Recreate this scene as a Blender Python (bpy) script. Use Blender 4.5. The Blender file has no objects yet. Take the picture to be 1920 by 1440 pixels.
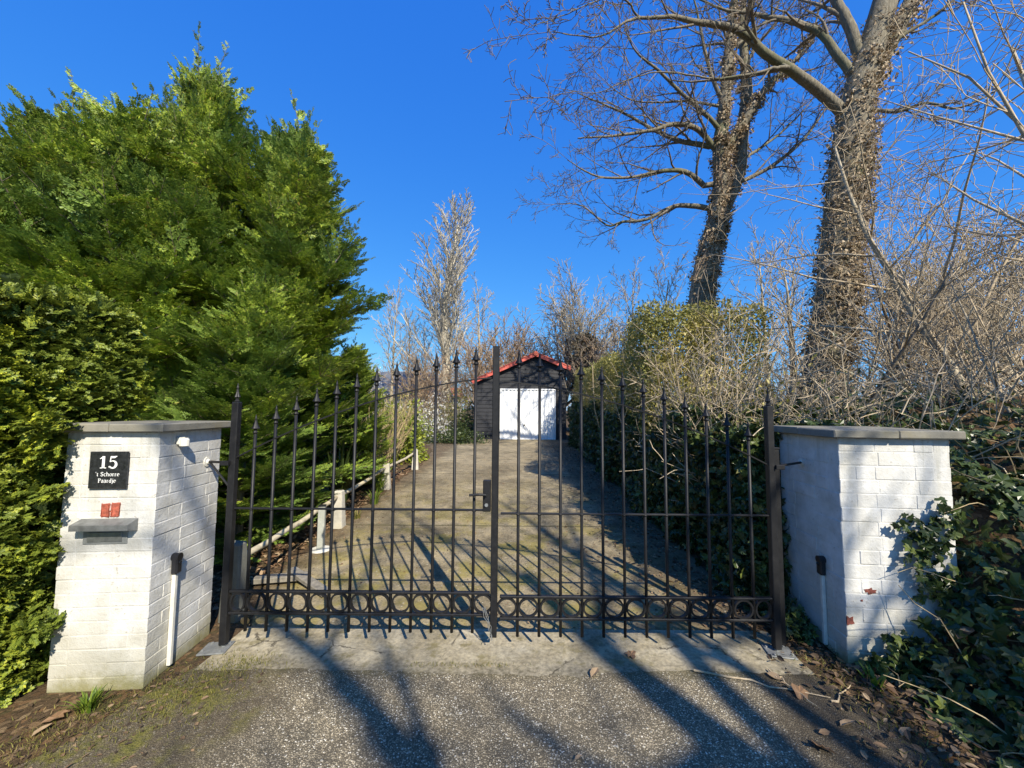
import bpy, bmesh, math, random
import numpy as np
from mathutils import Vector, Matrix, Euler

R_ = math.radians
SC = bpy.context.scene
COL = SC.collection
EYE = 1.65; FPX = 720.0; PITCH = R_(3.82); ROLL = R_(0.45)

# ------------------------------------------------------------------ camera
cam_d = bpy.data.cameras.new('camera')
cam = bpy.data.objects.new('camera', cam_d); COL.objects.link(cam)
cam_d.sensor_fit = 'HORIZONTAL'; cam_d.sensor_width = 36.0
cam_d.lens = FPX / 1920.0 * 36.0
cam_d.clip_start = 0.05; cam_d.clip_end = 2000
cam.matrix_world = Matrix.Translation((0, 0, EYE)) @ Matrix.Rotation(math.pi/2 + PITCH, 4, 'X') @ Matrix.Rotation(ROLL, 4, 'Z')
SC.camera = cam
CR = np.array(cam.matrix_world.to_3x3())

# ------------------------------------------------------------------ light
SUN_EL = R_(39.0); SUN_AZ = R_(153.2)          # azimuth clockwise from +Y: behind the camera, to the right
SUN_DIR = np.array([math.sin(SUN_AZ)*math.cos(SUN_EL), math.cos(SUN_AZ)*math.cos(SUN_EL), math.sin(SUN_EL)])
world = bpy.data.worlds.new('World'); SC.world = world; world.use_nodes = True
wn = world.node_tree.nodes; wl = world.node_tree.links; wn.clear()
sky = wn.new('ShaderNodeTexSky'); sky.sky_type = 'NISHITA'; sky.sun_disc = False
sky.sun_elevation = SUN_EL; sky.sun_rotation = SUN_AZ
sky.air_density = 1.0; sky.dust_density = 0.25; sky.ozone_density = 4.0; sky.altitude = 0
EXPO = 0.72
STR = 0.13                                      # sky strength; the channels are graded to the deep blue of this day
bgn = wn.new('ShaderNodeBackground'); bgn.inputs['Strength'].default_value = STR
won = wn.new('ShaderNodeOutputWorld')
sep = wn.new('ShaderNodeSeparateColor'); com = wn.new('ShaderNodeCombineColor'); wl.new(sky.outputs[0], sep.inputs[0])
for i, (ga, pw) in enumerate(((.44, 1.12), (.675, .69), (1.0, .28))):
    p = wn.new('ShaderNodeMath'); p.operation = 'POWER'; p.inputs[1].default_value = pw
    q = wn.new('ShaderNodeMath'); q.operation = 'MULTIPLY'; q.inputs[1].default_value = ga*STR**pw/STR*2**-EXPO*1.12
    wl.new(sep.outputs[i], p.inputs[0]); wl.new(p.outputs[0], q.inputs[0]); wl.new(q.outputs[0], com.inputs[i])
wl.new(com.outputs[0], bgn.inputs['Color']); wl.new(bgn.outputs[0], won.inputs[0])
sd = bpy.data.lights.new('sun', 'SUN'); sd.energy = 4.9; sd.angle = R_(0.53); sd.color = (1.0, 0.92, 0.77)
so = bpy.data.objects.new('sun', sd); COL.objects.link(so)
so.rotation_euler = Vector(-SUN_DIR).to_track_quat('-Z', 'Y').to_euler()
so.location = (20, -40, 40)
SC.view_settings.view_transform = 'Standard'; SC.view_settings.look = 'None'
SC.view_settings.exposure = EXPO; SC.view_settings.gamma = 1.0
try: SC.view_settings.use_curve_mapping = False
except Exception: pass
SC.render.engine = 'CYCLES'
SC.cycles.max_bounces = 6; SC.cycles.diffuse_bounces = 3; SC.cycles.glossy_bounces = 2
SC.cycles.transmission_bounces = 2; SC.cycles.transparent_max_bounces = 4

# ------------------------------------------------------------------ helpers
def gz(y):
    return 0.0 if y < 3 else min(0.5, 0.0295*(y-3))

def at(px, py, Y):
    """a point of the place, read off the photograph at distance Y"""
    d = CR @ np.array([(px-960)/FPX, -(py-720)/FPX, -1.0])
    return np.array([0, 0, EYE]) + d*(Y/d[1])

def gnd(px, py):
    d = CR @ np.array([(px-960)/FPX, -(py-720)/FPX, -1.0]); t = EYE/-d[2]
    for _ in range(25): t = (EYE - gz(d[1]*t))/-d[2]
    return d*t + np.array([0, 0, EYE])

BASE = {}
def thing(name, label, cat, loc=(0, 0, 0), group=None, kind=None):
    o = bpy.data.objects.new(name, None); COL.objects.link(o)
    o.empty_display_size = 0.1
    o.location = [float(v) for v in loc]
    o['label'] = label; o['category'] = cat
    if group: o['group'] = group
    if kind: o['kind'] = kind
    BASE[o.name] = np.array(loc, float)
    return o

def tag(o, label, cat, group=None, kind=None):
    o['label'] = label; o['category'] = cat
    if group: o['group'] = group
    if kind: o['kind'] = kind
    return o

class Geo:
    def __init__(s): s.v = []; s.f = {}; s.n = 0
    def add(s, V, F):
        V = np.asarray(V, float).reshape(-1, 3)
        if not isinstance(F, list): F = [F]
        for f in F:
            f = np.asarray(f, np.int64)
            if f.size == 0: continue
            s.f.setdefault(f.shape[1], []).append(f + s.n)
        s.v.append(V); s.n += len(V)
        return s
    def poly(s, pts):
        return s.add(pts, np.arange(len(pts))[None, :])
    def mesh(s, name, off=(0, 0, 0), smooth=False):
        me = bpy.data.meshes.new(name)
        V = (np.concatenate(s.v) if s.v else np.zeros((0, 3))) - np.asarray(off, float)
        me.vertices.add(len(V)); me.vertices.foreach_set('co', V.astype(np.float32).ravel())
        li, tot = [], []
        for k, fl in s.f.items():
            a = np.concatenate(fl); li.append(a.ravel()); tot.append(np.full(len(a), k))
        li = np.concatenate(li).astype(np.int32); tot = np.concatenate(tot).astype(np.int32)
        me.loops.add(len(li)); me.loops.foreach_set('vertex_index', li)
        me.polygons.add(len(tot))
        st = np.concatenate([[0], np.cumsum(tot)[:-1]]).astype(np.int32)
        me.polygons.foreach_set('loop_start', st)
        try: me.polygons.foreach_set('loop_total', tot)
        except Exception: pass
        me.polygons.foreach_set('use_smooth', np.full(len(tot), smooth))
        me.update(calc_edges=True); me.validate()
        return me

def put(name, geo, mat, parent=None, smooth=False, off=None):
    if off is None: off = np.zeros(3)
    root = parent
    tot = np.array(off, float)
    if parent is not None:
        while root.parent is not None: root = root.parent
        if root.name in BASE: tot = tot + BASE[root.name]
    me = geo if isinstance(geo, bpy.types.Mesh) else geo.mesh(name, tot, smooth)
    o = bpy.data.objects.new(name, me); COL.objects.link(o)
    if mat is not None and not me.materials: me.materials.append(mat)
    if parent is not None: o.parent = parent
    return o

def single(name, geo, mat, label, cat, base, group=None, smooth=False, kind=None):
    """a thing that is one mesh, its origin at its base"""
    me = geo.mesh(name, base, smooth)
    o = bpy.data.objects.new(name, me); COL.objects.link(o); me.materials.append(mat)
    o.location = [float(v) for v in base]; BASE[o.name] = np.array(base, float)
    return tag(o, label, cat, group, kind)

def structure(name, geo, mat, smooth=False):
    o = put(name, geo, mat, None, smooth); o['kind'] = 'structure'; return o

def copy_tree(root, loc, rotz=0.0, scale=1.0, label=None, skip=()):
    def cp(o, par):
        c = o.copy(); COL.objects.link(c)
        if par is not None: c.parent = par
        for ch in kids.get(o.name, []): cp(ch, c)
        return c
    kids = {}
    for o in list(COL.objects):
        if o.parent is not None: kids.setdefault(o.parent.name, []).append(o)
    r = cp(root, None)
    r.location = [float(v) for v in loc]; r.rotation_euler = (0, 0, rotz)
    r.scale = (scale,)*3 if not isinstance(scale, tuple) else scale
    if label: r['label'] = label
    return r

def norm(a, ax=-1): return a/np.maximum(np.linalg.norm(a, axis=ax, keepdims=True), 1e-9)

# chamfered box --------------------------------------------------------------
def _cbox_template():
    V = []; idx = {}
    for sx in (-1, 1):
        for sy in (-1, 1):
            for sz in (-1, 1):
                for k in range(3): idx[(sx, sy, sz, k)] = len(V); V.append((sx, sy, sz, k))
    Q = []; T = []
    def cen(i): return np.array(V[i][:3], float)*(1.0) + np.eye(3)[V[i][3]]*np.array(V[i][:3])*0.6
    def orient(f):
        p = [cen(i) for i in f]; n = np.cross(p[1]-p[0], p[2]-p[0])
        return f if n @ sum(p) > 0 else f[::-1]
    for ax in range(3):
        for s in (-1, 1):
            a, b = [k for k in range(3) if k != ax]; f = []
            for (u, w) in ((-1, -1), (1, -1), (1, 1), (-1, 1)):
                c = [0, 0, 0]; c[ax] = s; c[a] = u; c[b] = w; f.append(idx[(*c, ax)])
            Q.append(orient(f))
    for ax in range(3):
        a, b = [k for k in range(3) if k != ax]
        for u in (-1, 1):
            for w in (-1, 1):
                c0 = [0, 0, 0]; c0[ax] = -1; c0[a] = u; c0[b] = w
                c1 = list(c0); c1[ax] = 1
                Q.append(orient([idx[(*c0, a)], idx[(*c1, a)], idx[(*c1, b)], idx[(*c0, b)]]))
    for c in [(x, y, z) for x in (-1, 1) for y in (-1, 1) for z in (-1, 1)]:
        T.append(orient([idx[(*c, 0)], idx[(*c, 1)], idx[(*c, 2)]]))
    return V, np.array(Q), np.array(T)
_CV, _CQ, _CT = _cbox_template()
_CS = np.array([v[:3] for v in _CV], float); _CK = np.array([v[3] for v in _CV])
def box(geo, c, size, rot=0.0, ch=0.003, M=None, jit=0.0, rng=None, taper=1.0):
    h = np.array(size, float)/2; ch = min(ch, h.min()*0.9)
    V = _CS*h - _CS*ch*(1-np.eye(3)[_CK])
    if taper != 1.0:
        k = 1 + (taper-1)*(V[:, 2:3]+h[2])/(2*h[2]); V[:, :2] *= k
    if jit: V = V + rng.normal(0, jit, V.shape)
    if M is not None: V = V @ np.array(M).T
    if rot:
        cs, sn = math.cos(rot), math.sin(rot); V = V @ np.array([[cs, sn, 0], [-sn, cs, 0], [0, 0, 1]])
    return geo.add(V + np.array(c, float), [_CQ, _CT])

def frame_from(d):
    d = np.array(d, float); d /= np.linalg.norm(d)
    r = np.array([0, 0, 1.0]) if abs(d[2]) < .9 else np.array([1.0, 0, 0])
    u = np.cross(r, d); u /= np.linalg.norm(u); v = np.cross(d, u)
    return np.stack([u, v, d], 1)

def bar(geo, a, b, w, h=None, ch=0.002):
    """square bar from a to b"""
    a = np.array(a, float); b = np.array(b, float)
    return box(geo, (a+b)/2, (w, h or w, np.linalg.norm(b-a)), M=frame_from(b-a), ch=ch)

# tubes in batches -----------------------------------------------------------
def tubes(geo, lines, sides=5, cap=True):
    by = {}
    for P, r in lines:
        by.setdefault(len(P), []).append((P, r))
    ang = np.arange(sides)*2*math.pi/sides; ca, sa = np.cos(ang), np.sin(ang)
    for n, L in by.items():
        P = np.array([l[0] for l in L], float); r = np.array([np.broadcast_to(l[1], (n,)) for l in L], float)
        B = len(L)
        T = np.empty_like(P); T[:, 1:-1] = P[:, 2:]-P[:, :-2]; T[:, 0] = P[:, 1]-P[:, 0]; T[:, -1] = P[:, -1]-P[:, -2]
        T = norm(T); D = norm(P[:, -1]-P[:, 0])
        ref = np.where(np.abs(D[:, 2:3]) < .8, np.array([[0, 0, 1.0]]), np.array([[1.0, 0, 0]]))
        ref = np.repeat(ref[:, None], n, 1)
        U = norm(np.cross(ref, T)); W = np.cross(T, U)
        V = P[:, :, None, :] + r[:, :, None, None]*(U[:, :, None]*ca[None, None, :, None] + W[:, :, None]*sa[None, None, :, None])
        k = np.arange(n-1)[:, None]*sides; s = np.arange(sides)[None]; s2 = (s+1) % sides
        q = np.stack([k+s, k+s2, k+sides+s2, k+sides+s], -1).reshape(-1, 4)
        off = np.arange(B)[:, None, None]*(n*sides)
        F = [(q[None]+off).reshape(-1, 4)]
        if cap and sides >= 4:
            c0 = np.arange(sides)[::-1]; c1 = (n-1)*sides+np.arange(sides)
            F += [(np.stack([c0, c1])[None]+off).reshape(-1, sides)]
        geo.add(V.reshape(-1, 3), F)
    return geo

def lathe(geo, prof, c, sides=10, axis=(0, 0, 1), lobes=0, amp=0.0):
    """prof: list of (radius, height)"""
    M = frame_from(axis) if tuple(axis) != (0, 0, 1) else np.eye(3)
    a = np.arange(sides)*2*math.pi/sides; n = len(prof); V = []
    for r, z in prof:
        rr = r*(1 + amp*np.cos(lobes*a)) if lobes else r*np.ones(sides)
        V.append(np.stack([rr*np.cos(a), rr*np.sin(a), np.full(sides, z)], 1))
    V = np.concatenate(V) @ M.T + np.array(c, float)
    k = np.arange(n-1)[:, None]*sides; s = np.arange(sides)[None]; s2 = (s+1) % sides
    q = np.stack([k+s, k+s2, k+sides+s2, k+sides+s], -1).reshape(-1, 4)
    return geo.add(V, [q, np.stack([np.arange(sides)[::-1], (n-1)*sides+np.arange(sides)])])

def stamp(geo, tv, tf, P, D, N, S):
    """copies of a small template (x along D, z along N) at P, scaled S"""
    P = np.asarray(P, float); D = norm(np.asarray(D, float)); N = np.asarray(N, float)
    N = norm(N - D*np.sum(N*D, -1, keepdims=True)); U = np.cross(N, D)
    S = np.broadcast_to(np.asarray(S, float), (len(P),))
    V = P[:, None] + S[:, None, None]*(tv[None, :, 0:1]*D[:, None] + tv[None, :, 1:2]*U[:, None] + tv[None, :, 2:3]*N[:, None])
    F = []
    for f in (tf if isinstance(tf, list) else [tf]):
        F.append((f[None]+np.arange(len(P))[:, None, None]*len(tv)).reshape(-1, f.shape[1]))
    return geo.add(V.reshape(-1, 3), F)

# leaf templates
LEAF_T = np.array([(0, 0, 0), (.35, .24, .05), (.75, .2, .03), (1, 0, -.08), (.75, -.2, .03), (.35, -.24, .05), (.5, 0, -.02)], float)
LEAF_F = [np.array([(0, 6, 1), (2, 6, 3), (1, 6, 2), (3, 6, 4), (4, 6, 5), (5, 6, 0)])[:, ::-1].copy()]
SIMPLE_T = np.array([(0, 0, 0), (.5, .27, .06), (1, 0, -.05), (.5, -.27, .06)], float); SIMPLE_F = [np.array([(0, 2, 1), (0, 3, 2)])]
IVY_T = np.array([(0, 0, 0), (-.1, .3, .02), (.12, .52, -.06), (.38, .3, .05), (.6, .42, -.05), (.68, .17, .05), (1, 0, -.1), (.68, -.17, .05), (.6, -.42, -.05), (.38, -.3, .05), (.12, -.52, -.06), (-.1, -.3, .02), (.35, 0, .0)], float)
IVY_F = [np.array([(i, i+1, 12) for i in range(11)] + [(11, 0, 12)])[:, ::-1].copy()]

def spray_template(rng, n=8, wid=.05, ln=.42):
    """a feathery conifer spray: an axis with paired tapering side shoots"""
    V = []; F = []
    def rh(a, b, w, zt):
        a = np.array(a); b = np.array(b); d = b-a; L = np.linalg.norm(d); p = np.array([-d[1], d[0], 0])/L*w
        m = a+d*.45; i = len(V)
        V.extend([a, m+p+np.array([0, 0, zt]), b, m-p+np.array([0, 0, zt])]); F.append((i, i+3, i+2, i+1))
    rh((0, 0, 0), (.55, 0, .03), wid*.7, 0); rh((.45, 0, .025), (1, 0, -.08), wid*.9, 0)
    for k in range(n):
        t = .1+.8*k/(n-1); l = ln*(1-.62*t)*rng.uniform(.8, 1.2)
        for s in (-1, 1):
            an = R_(rng.uniform(32, 50)); tt = t+rng.uniform(-.03, .03)
            b = (tt+l*math.cos(an), s*l*math.sin(an), rng.uniform(-.1, .06))
            rh((tt, 0, .03), b, wid*rng.uniform(.8, 1.3), .015)
            if l > .22:
                m = np.array([tt, 0, .03])*.45+np.array(b)*.55
                for q in (-1, 1):
                    a2 = an+q*R_(38); rh(m, (m[0]+.45*l*math.cos(a2), m[1]+s*.45*l*math.sin(a2), m[2]+rng.uniform(-.05, .05)), wid*.8, .01)
    return np.array(V, float), [np.array(F)]

# branching ------------------------------------------------------------------
def rot_about(v, axis, ang):
    c, s = math.cos(ang), math.sin(ang)
    return v*c + np.cross(axis, v)*s + axis*(axis@v)*(1-c)

def grow(rng, p, d, L, r, lev, P, out):
    """one bare branch and its children; out[lev] collects (points, radii)"""
    n = P['seg'][lev]; seg = L/(n-1); pts = [np.array(p, float)]; d = np.array(d, float)/np.linalg.norm(d); ds = [d]
    for i in range(n-1):
        d = d + rng.normal(0, P['wander'][lev], 3); d[2] += P['up'][lev]
        d = d/np.linalg.norm(d); pts.append(pts[-1]+d*seg); ds.append(d)
    rad = r*(1-np.linspace(0, 1, n)*P['taper'][lev]); rad = np.maximum(rad, P['rmin'])
    out.setdefault(lev, []).append((np.array(pts), rad))
    if lev > 0: children(rng, np.array(pts), rad, L, lev, P, out)

def children(rng, pts, rad, L, lev, P, out):
    n = len(pts); k = P['kids'][lev]; phi = rng.uniform(0, 6.28)
    k = int(k+rng.uniform(-.3, .3)*k+.5)
    for j in range(k):
        f = P['start'][lev]+(1-P['start'][lev])*(j+rng.uniform(.1, .9))/max(k, 1)
        x = f*(n-1); i = min(int(x), n-2); w = x-i
        q = pts[i]*(1-w)+pts[i+1]*w; t = pts[i+1]-pts[i]; t = t/np.linalg.norm(t); rr = rad[i]*(1-w)+rad[i+1]*w
        M = frame_from(t); phi += 2.4+rng.uniform(-.5, .5)
        side = M[:, 0]*math.cos(phi)+M[:, 1]*math.sin(phi)
        an = R_(rng.uniform(*P['ang'][lev])); d = t*math.cos(an)+side*math.sin(an)
        l = L*P['ratio'][lev]*(1-P['fall'][lev]*f)*rng.uniform(.65, 1.2)
        grow(rng, q, d, l, max(P['rmin'], min(rr*.75, P['rk'][lev]*rr)), lev-1, P, out)
    if P.get('tip'):
        t = pts[-1]-pts[-2]
        for _ in range(2): grow(rng, pts[-1], t/np.linalg.norm(t)+rng.normal(0, .25, 3), L*P['ratio'][lev]*.8, rad[-1], lev-1, P, out)

def smooth_path(P, rad, k=4):
    """Catmull-Rom resample of a hand-placed limb"""
    P = np.array(P, float); rad = np.array(rad, float); n = len(P); o = []; ro = []
    Q = np.vstack([2*P[0]-P[1], P, 2*P[-1]-P[-2]])
    for i in range(n-1):
        p0, p1, p2, p3 = Q[i:i+4]
        for j in range(k):
            t = j/k
            o.append(.5*(2*p1+(p2-p0)*t+(2*p0-5*p1+4*p2-p3)*t*t+(3*p1-p0-3*p2+p3)*t**3)); ro.append(rad[i]*(1-t)+rad[i+1]*t)
    o.append(P[-1]); ro.append(rad[-1])
    return np.array(o), np.array(ro)

# ------------------------------------------------------------------ materials
def newmat(name):
    m = bpy.data.materials.new(name); m.use_nodes = True
    nt = m.node_tree; b = nt.nodes['Principled BSDF']
    return m, nt, b
def ramp(nt, stops, fac):
    r = nt.nodes.new('ShaderNodeValToRGB'); e = r.color_ramp.elements
    while len(e) < len(stops): e.new(.5)
    for i, (p, c) in enumerate(stops): e[i].position = p; e[i].color = (*c, 1) if len(c) == 3 else c
    nt.links.new(fac, r.inputs[0]); return r.outputs[0]
def noise(nt, scale, detail=4, rough=.55, vec=None, dist=0.0):
    n = nt.nodes.new('ShaderNodeTexNoise'); n.inputs['Scale'].default_value = scale; n.inputs['Detail'].default_value = detail
    n.inputs['Roughness'].default_value = rough; n.inputs['Distortion'].default_value = dist
    if vec is not None: nt.links.new(vec, n.inputs['Vector'])
    return n.outputs[0]
def coords(nt, kind='Object', scale=None):
    t = nt.nodes.new('ShaderNodeTexCoord').outputs[kind]
    if scale is None: return t
    m = nt.nodes.new('ShaderNodeMapping'); m.inputs['Scale'].default_value = scale; nt.links.new(t, m.inputs[0]); return m.outputs[0]
def wpos(nt): return nt.nodes.new('ShaderNodeNewGeometry').outputs['Position']
def mix(nt, fac, a, b, mode='MIX'):
    m = nt.nodes.new('ShaderNodeMix'); m.data_type = 'RGBA'; m.blend_type = mode
    for s, v in ((m.inputs[0], fac), (m.inputs[6], a), (m.inputs[7], b)):
        if hasattr(v, 'links'): nt.links.new(v, s)
        elif isinstance(v, (int, float)): s.default_value = v
        else: s.default_value = (*v, 1)
    return m.outputs[2]
def math_(nt, op, a, b=None, clamp=False):
    m = nt.nodes.new('ShaderNodeMath'); m.operation = op; m.use_clamp = clamp
    for s, v in ((m.inputs[0], a), (m.inputs[1], b)):
        if v is None: continue
        if hasattr(v, 'links'): nt.links.new(v, s)
        else: s.default_value = v
    return m.outputs[0]
def smoothstep(nt, v, lo, hi):
    m = nt.nodes.new('ShaderNodeMapRange'); m.interpolation_type = 'SMOOTHSTEP'
    nt.links.new(v, m.inputs[0]); m.inputs[1].default_value = lo; m.inputs[2].default_value = hi
    return m.outputs[0]
def bump(nt, b, h, strength=.3, dist=.01):
    n = nt.nodes.new('ShaderNodeBump'); n.inputs['Strength'].default_value = strength; n.inputs['Distance'].default_value = dist
    nt.links.new(h, n.inputs['Height']); nt.links.new(n.outputs[0], b.inputs['Normal'])
def xyz(nt, v):
    s = nt.nodes.new('ShaderNodeSeparateXYZ'); nt.links.new(v, s.inputs[0]); return s.outputs

def leaf_mat(name, stops, rough=.45, trans=.25, patch=None, pscale=1.2, spec=.5, dark=None, dscale=4.0):
    """leaves: each leaf its own tint, broad patches of another tint, a little light passing through"""
    m, nt, b = newmat(name)
    g = nt.nodes.new('ShaderNodeNewGeometry')
    c = ramp(nt, stops, g.outputs['Random Per Island'])
    if dark:
        q = smoothstep(nt, noise(nt, dscale, 4, .6, g.outputs['Position'], .5), .40, .60)
        c = mix(nt, q, mix(nt, .6, c, dark), c)
    if patch:
        n = smoothstep(nt, noise(nt, pscale, 3, .6, g.outputs['Position']), .42, .62)
        c = mix(nt, math_(nt, 'MULTIPLY', n, .75), c, patch)
    nt.links.new(c, b.inputs['Base Color']); b.inputs['Roughness'].default_value = rough
    b.inputs['Specular IOR Level'].default_value = spec
    t = nt.nodes.new('ShaderNodeBsdfTranslucent'); nt.links.new(c, t.inputs[0])
    ms = nt.nodes.new('ShaderNodeMixShader'); ms.inputs[0].default_value = trans
    nt.links.new(b.outputs[0], ms.inputs[1]); nt.links.new(t.outputs[0], ms.inputs[2])
    nt.links.new(ms.outputs[0], nt.nodes['Material Output'].inputs[0])
    return m

def bark_mat(name, stops, scale=(9, 9, 2.2), nscale=3, bs=.5, green=None):
    m, nt, b = newmat(name)
    v = coords(nt, 'Object', scale)
    n = noise(nt, nscale, 6, .65, v, .4)
    c = ramp(nt, stops, n)
    if green:
        c = mix(nt, math_(nt, 'MULTIPLY', smoothstep(nt, noise(nt, .9, 3, .6, coords(nt)), .48, .68), .7), c, green)
    nt.links.new(c, b.inputs['Base Color']); b.inputs['Roughness'].default_value = .85
    b.inputs['Specular IOR Level'].default_value = .25
    bump(nt, b, n, bs, .03)
    return m

def plain(name, col, rough=.6, metal=0.0, nscale=20, var=.25, bs=.1, spec=.5):
    m, nt, b = newmat(name)
    v = coords(nt); n = noise(nt, nscale, 5, .6, v)
    lo = tuple(max(0, c*(1-var)) for c in col); hi = tuple(min(1, c*(1+var)) for c in col)
    nt.links.new(ramp(nt, [(.3, lo), (.7, hi)], n), b.inputs['Base Color'])
    b.inputs['Roughness'].default_value = rough; b.inputs['Metallic'].default_value = metal
    b.inputs['Specular IOR Level'].default_value = spec
    if bs: bump(nt, b, n, bs, .005)
    return m

# ------------------------------------------------------------------ material library
def white_brick():
    m, nt, b = newmat('white_painted_brick')
    v = coords(nt); p = xyz(nt, v)
    n1 = noise(nt, 5, 7, .68, v); n2 = noise(nt, 45, 4, .6, v); n3 = noise(nt, 2.2, 3, .6, v)
    g = nt.nodes.new('ShaderNodeNewGeometry')
    c = ramp(nt, [(.28, (.40, .385, .335)), (.45, (.545, .535, .50)), (.62, (.65, .645, .625))], n1)
    c = mix(nt, math_(nt, 'MULTIPLY', g.outputs['Random Per Island'], .3), c, (.54, .52, .46))
    # rain-splash grime and algae near the ground
    low = smoothstep(nt, math_(nt, 'ADD', p[2], math_(nt, 'MULTIPLY', n3, .9)), .95, .45)
    c = mix(nt, math_(nt, 'MULTIPLY', low, .6), c, (.36, .335, .24))
    low2 = smoothstep(nt, math_(nt, 'ADD', p[2], math_(nt, 'MULTIPLY', n1, .35)), .30, .16)
    c = mix(nt, math_(nt, 'MULTIPLY', low2, .8), c, (.20, .185, .06))
    # dirt specks and flaked paint
    c = mix(nt, math_(nt, 'MULTIPLY', smoothstep(nt, n2, .62, .70), .6), c, (.32, .29, .24))
    dr = math_(nt, 'MULTIPLY', smoothstep(nt, noise(nt, 1.0, 5, .7, coords(nt, 'Object', (16, 16, .9))), .50, .68), smoothstep(nt, p[2], .75, 1.45))
    c = mix(nt, math_(nt, 'MULTIPLY', dr, .5), c, (.36, .345, .28))
    gr = smoothstep(nt, noise(nt, 1.6, 6, .7, coords(nt, 'Object', (3, 3, .8))), .52, .75)
    c = mix(nt, math_(nt, 'MULTIPLY', gr, .5), c, (.42, .40, .34))
    nt.links.new(c, b.inputs['Base Color']); b.inputs['Roughness'].default_value = .62
    b.inputs['Specular IOR Level'].default_value = .3
    h = math_(nt, 'ADD', n2, math_(nt, 'MULTIPLY', noise(nt, 140, 3, .6, v), .5))
    bump(nt, b, h, .6, .005)
    return m

def concrete(name, col, lich=(.16, .15, .08), amt=.5):
    m, nt, b = newmat(name)
    v = coords(nt); n1 = noise(nt, 7, 6, .65, v); n2 = noise(nt, 60, 4, .6, v)
    c = ramp(nt, [(.3, tuple(x*.65 for x in col)), (.6, col), (.8, tuple(x*1.2 for x in col))], n1)
    c = mix(nt, math_(nt, 'MULTIPLY', smoothstep(nt, noise(nt, 3.5, 5, .65, v), .5, .68), amt), c, lich)
    c = mix(nt, math_(nt, 'MULTIPLY', smoothstep(nt, n2, .62, .72), .5), c, tuple(x*.4 for x in col))
    nt.links.new(c, b.inputs['Base Color']); b.inputs['Roughness'].default_value = .9
    b.inputs['Specular IOR Level'].default_value = .25
    bump(nt, b, math_(nt, 'ADD', n2, n1), .5, .004)
    return m

def gate_paint():
    m, nt, b = newmat('black_gate_paint')
    v = coords(nt); n = noise(nt, 25, 5, .6, v)
    c = ramp(nt, [(.3, (.008, .008, .009)), (.6, (.014, .014, .015)), (.8, (.03, .027, .025))], n)
    nt.links.new(c, b.inputs['Base Color']); b.inputs['Roughness'].default_value = .5
    b.inputs['Specular IOR Level'].default_value = .32
    bump(nt, b, noise(nt, 90, 4, .6, v), .25, .002)
    return m

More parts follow.
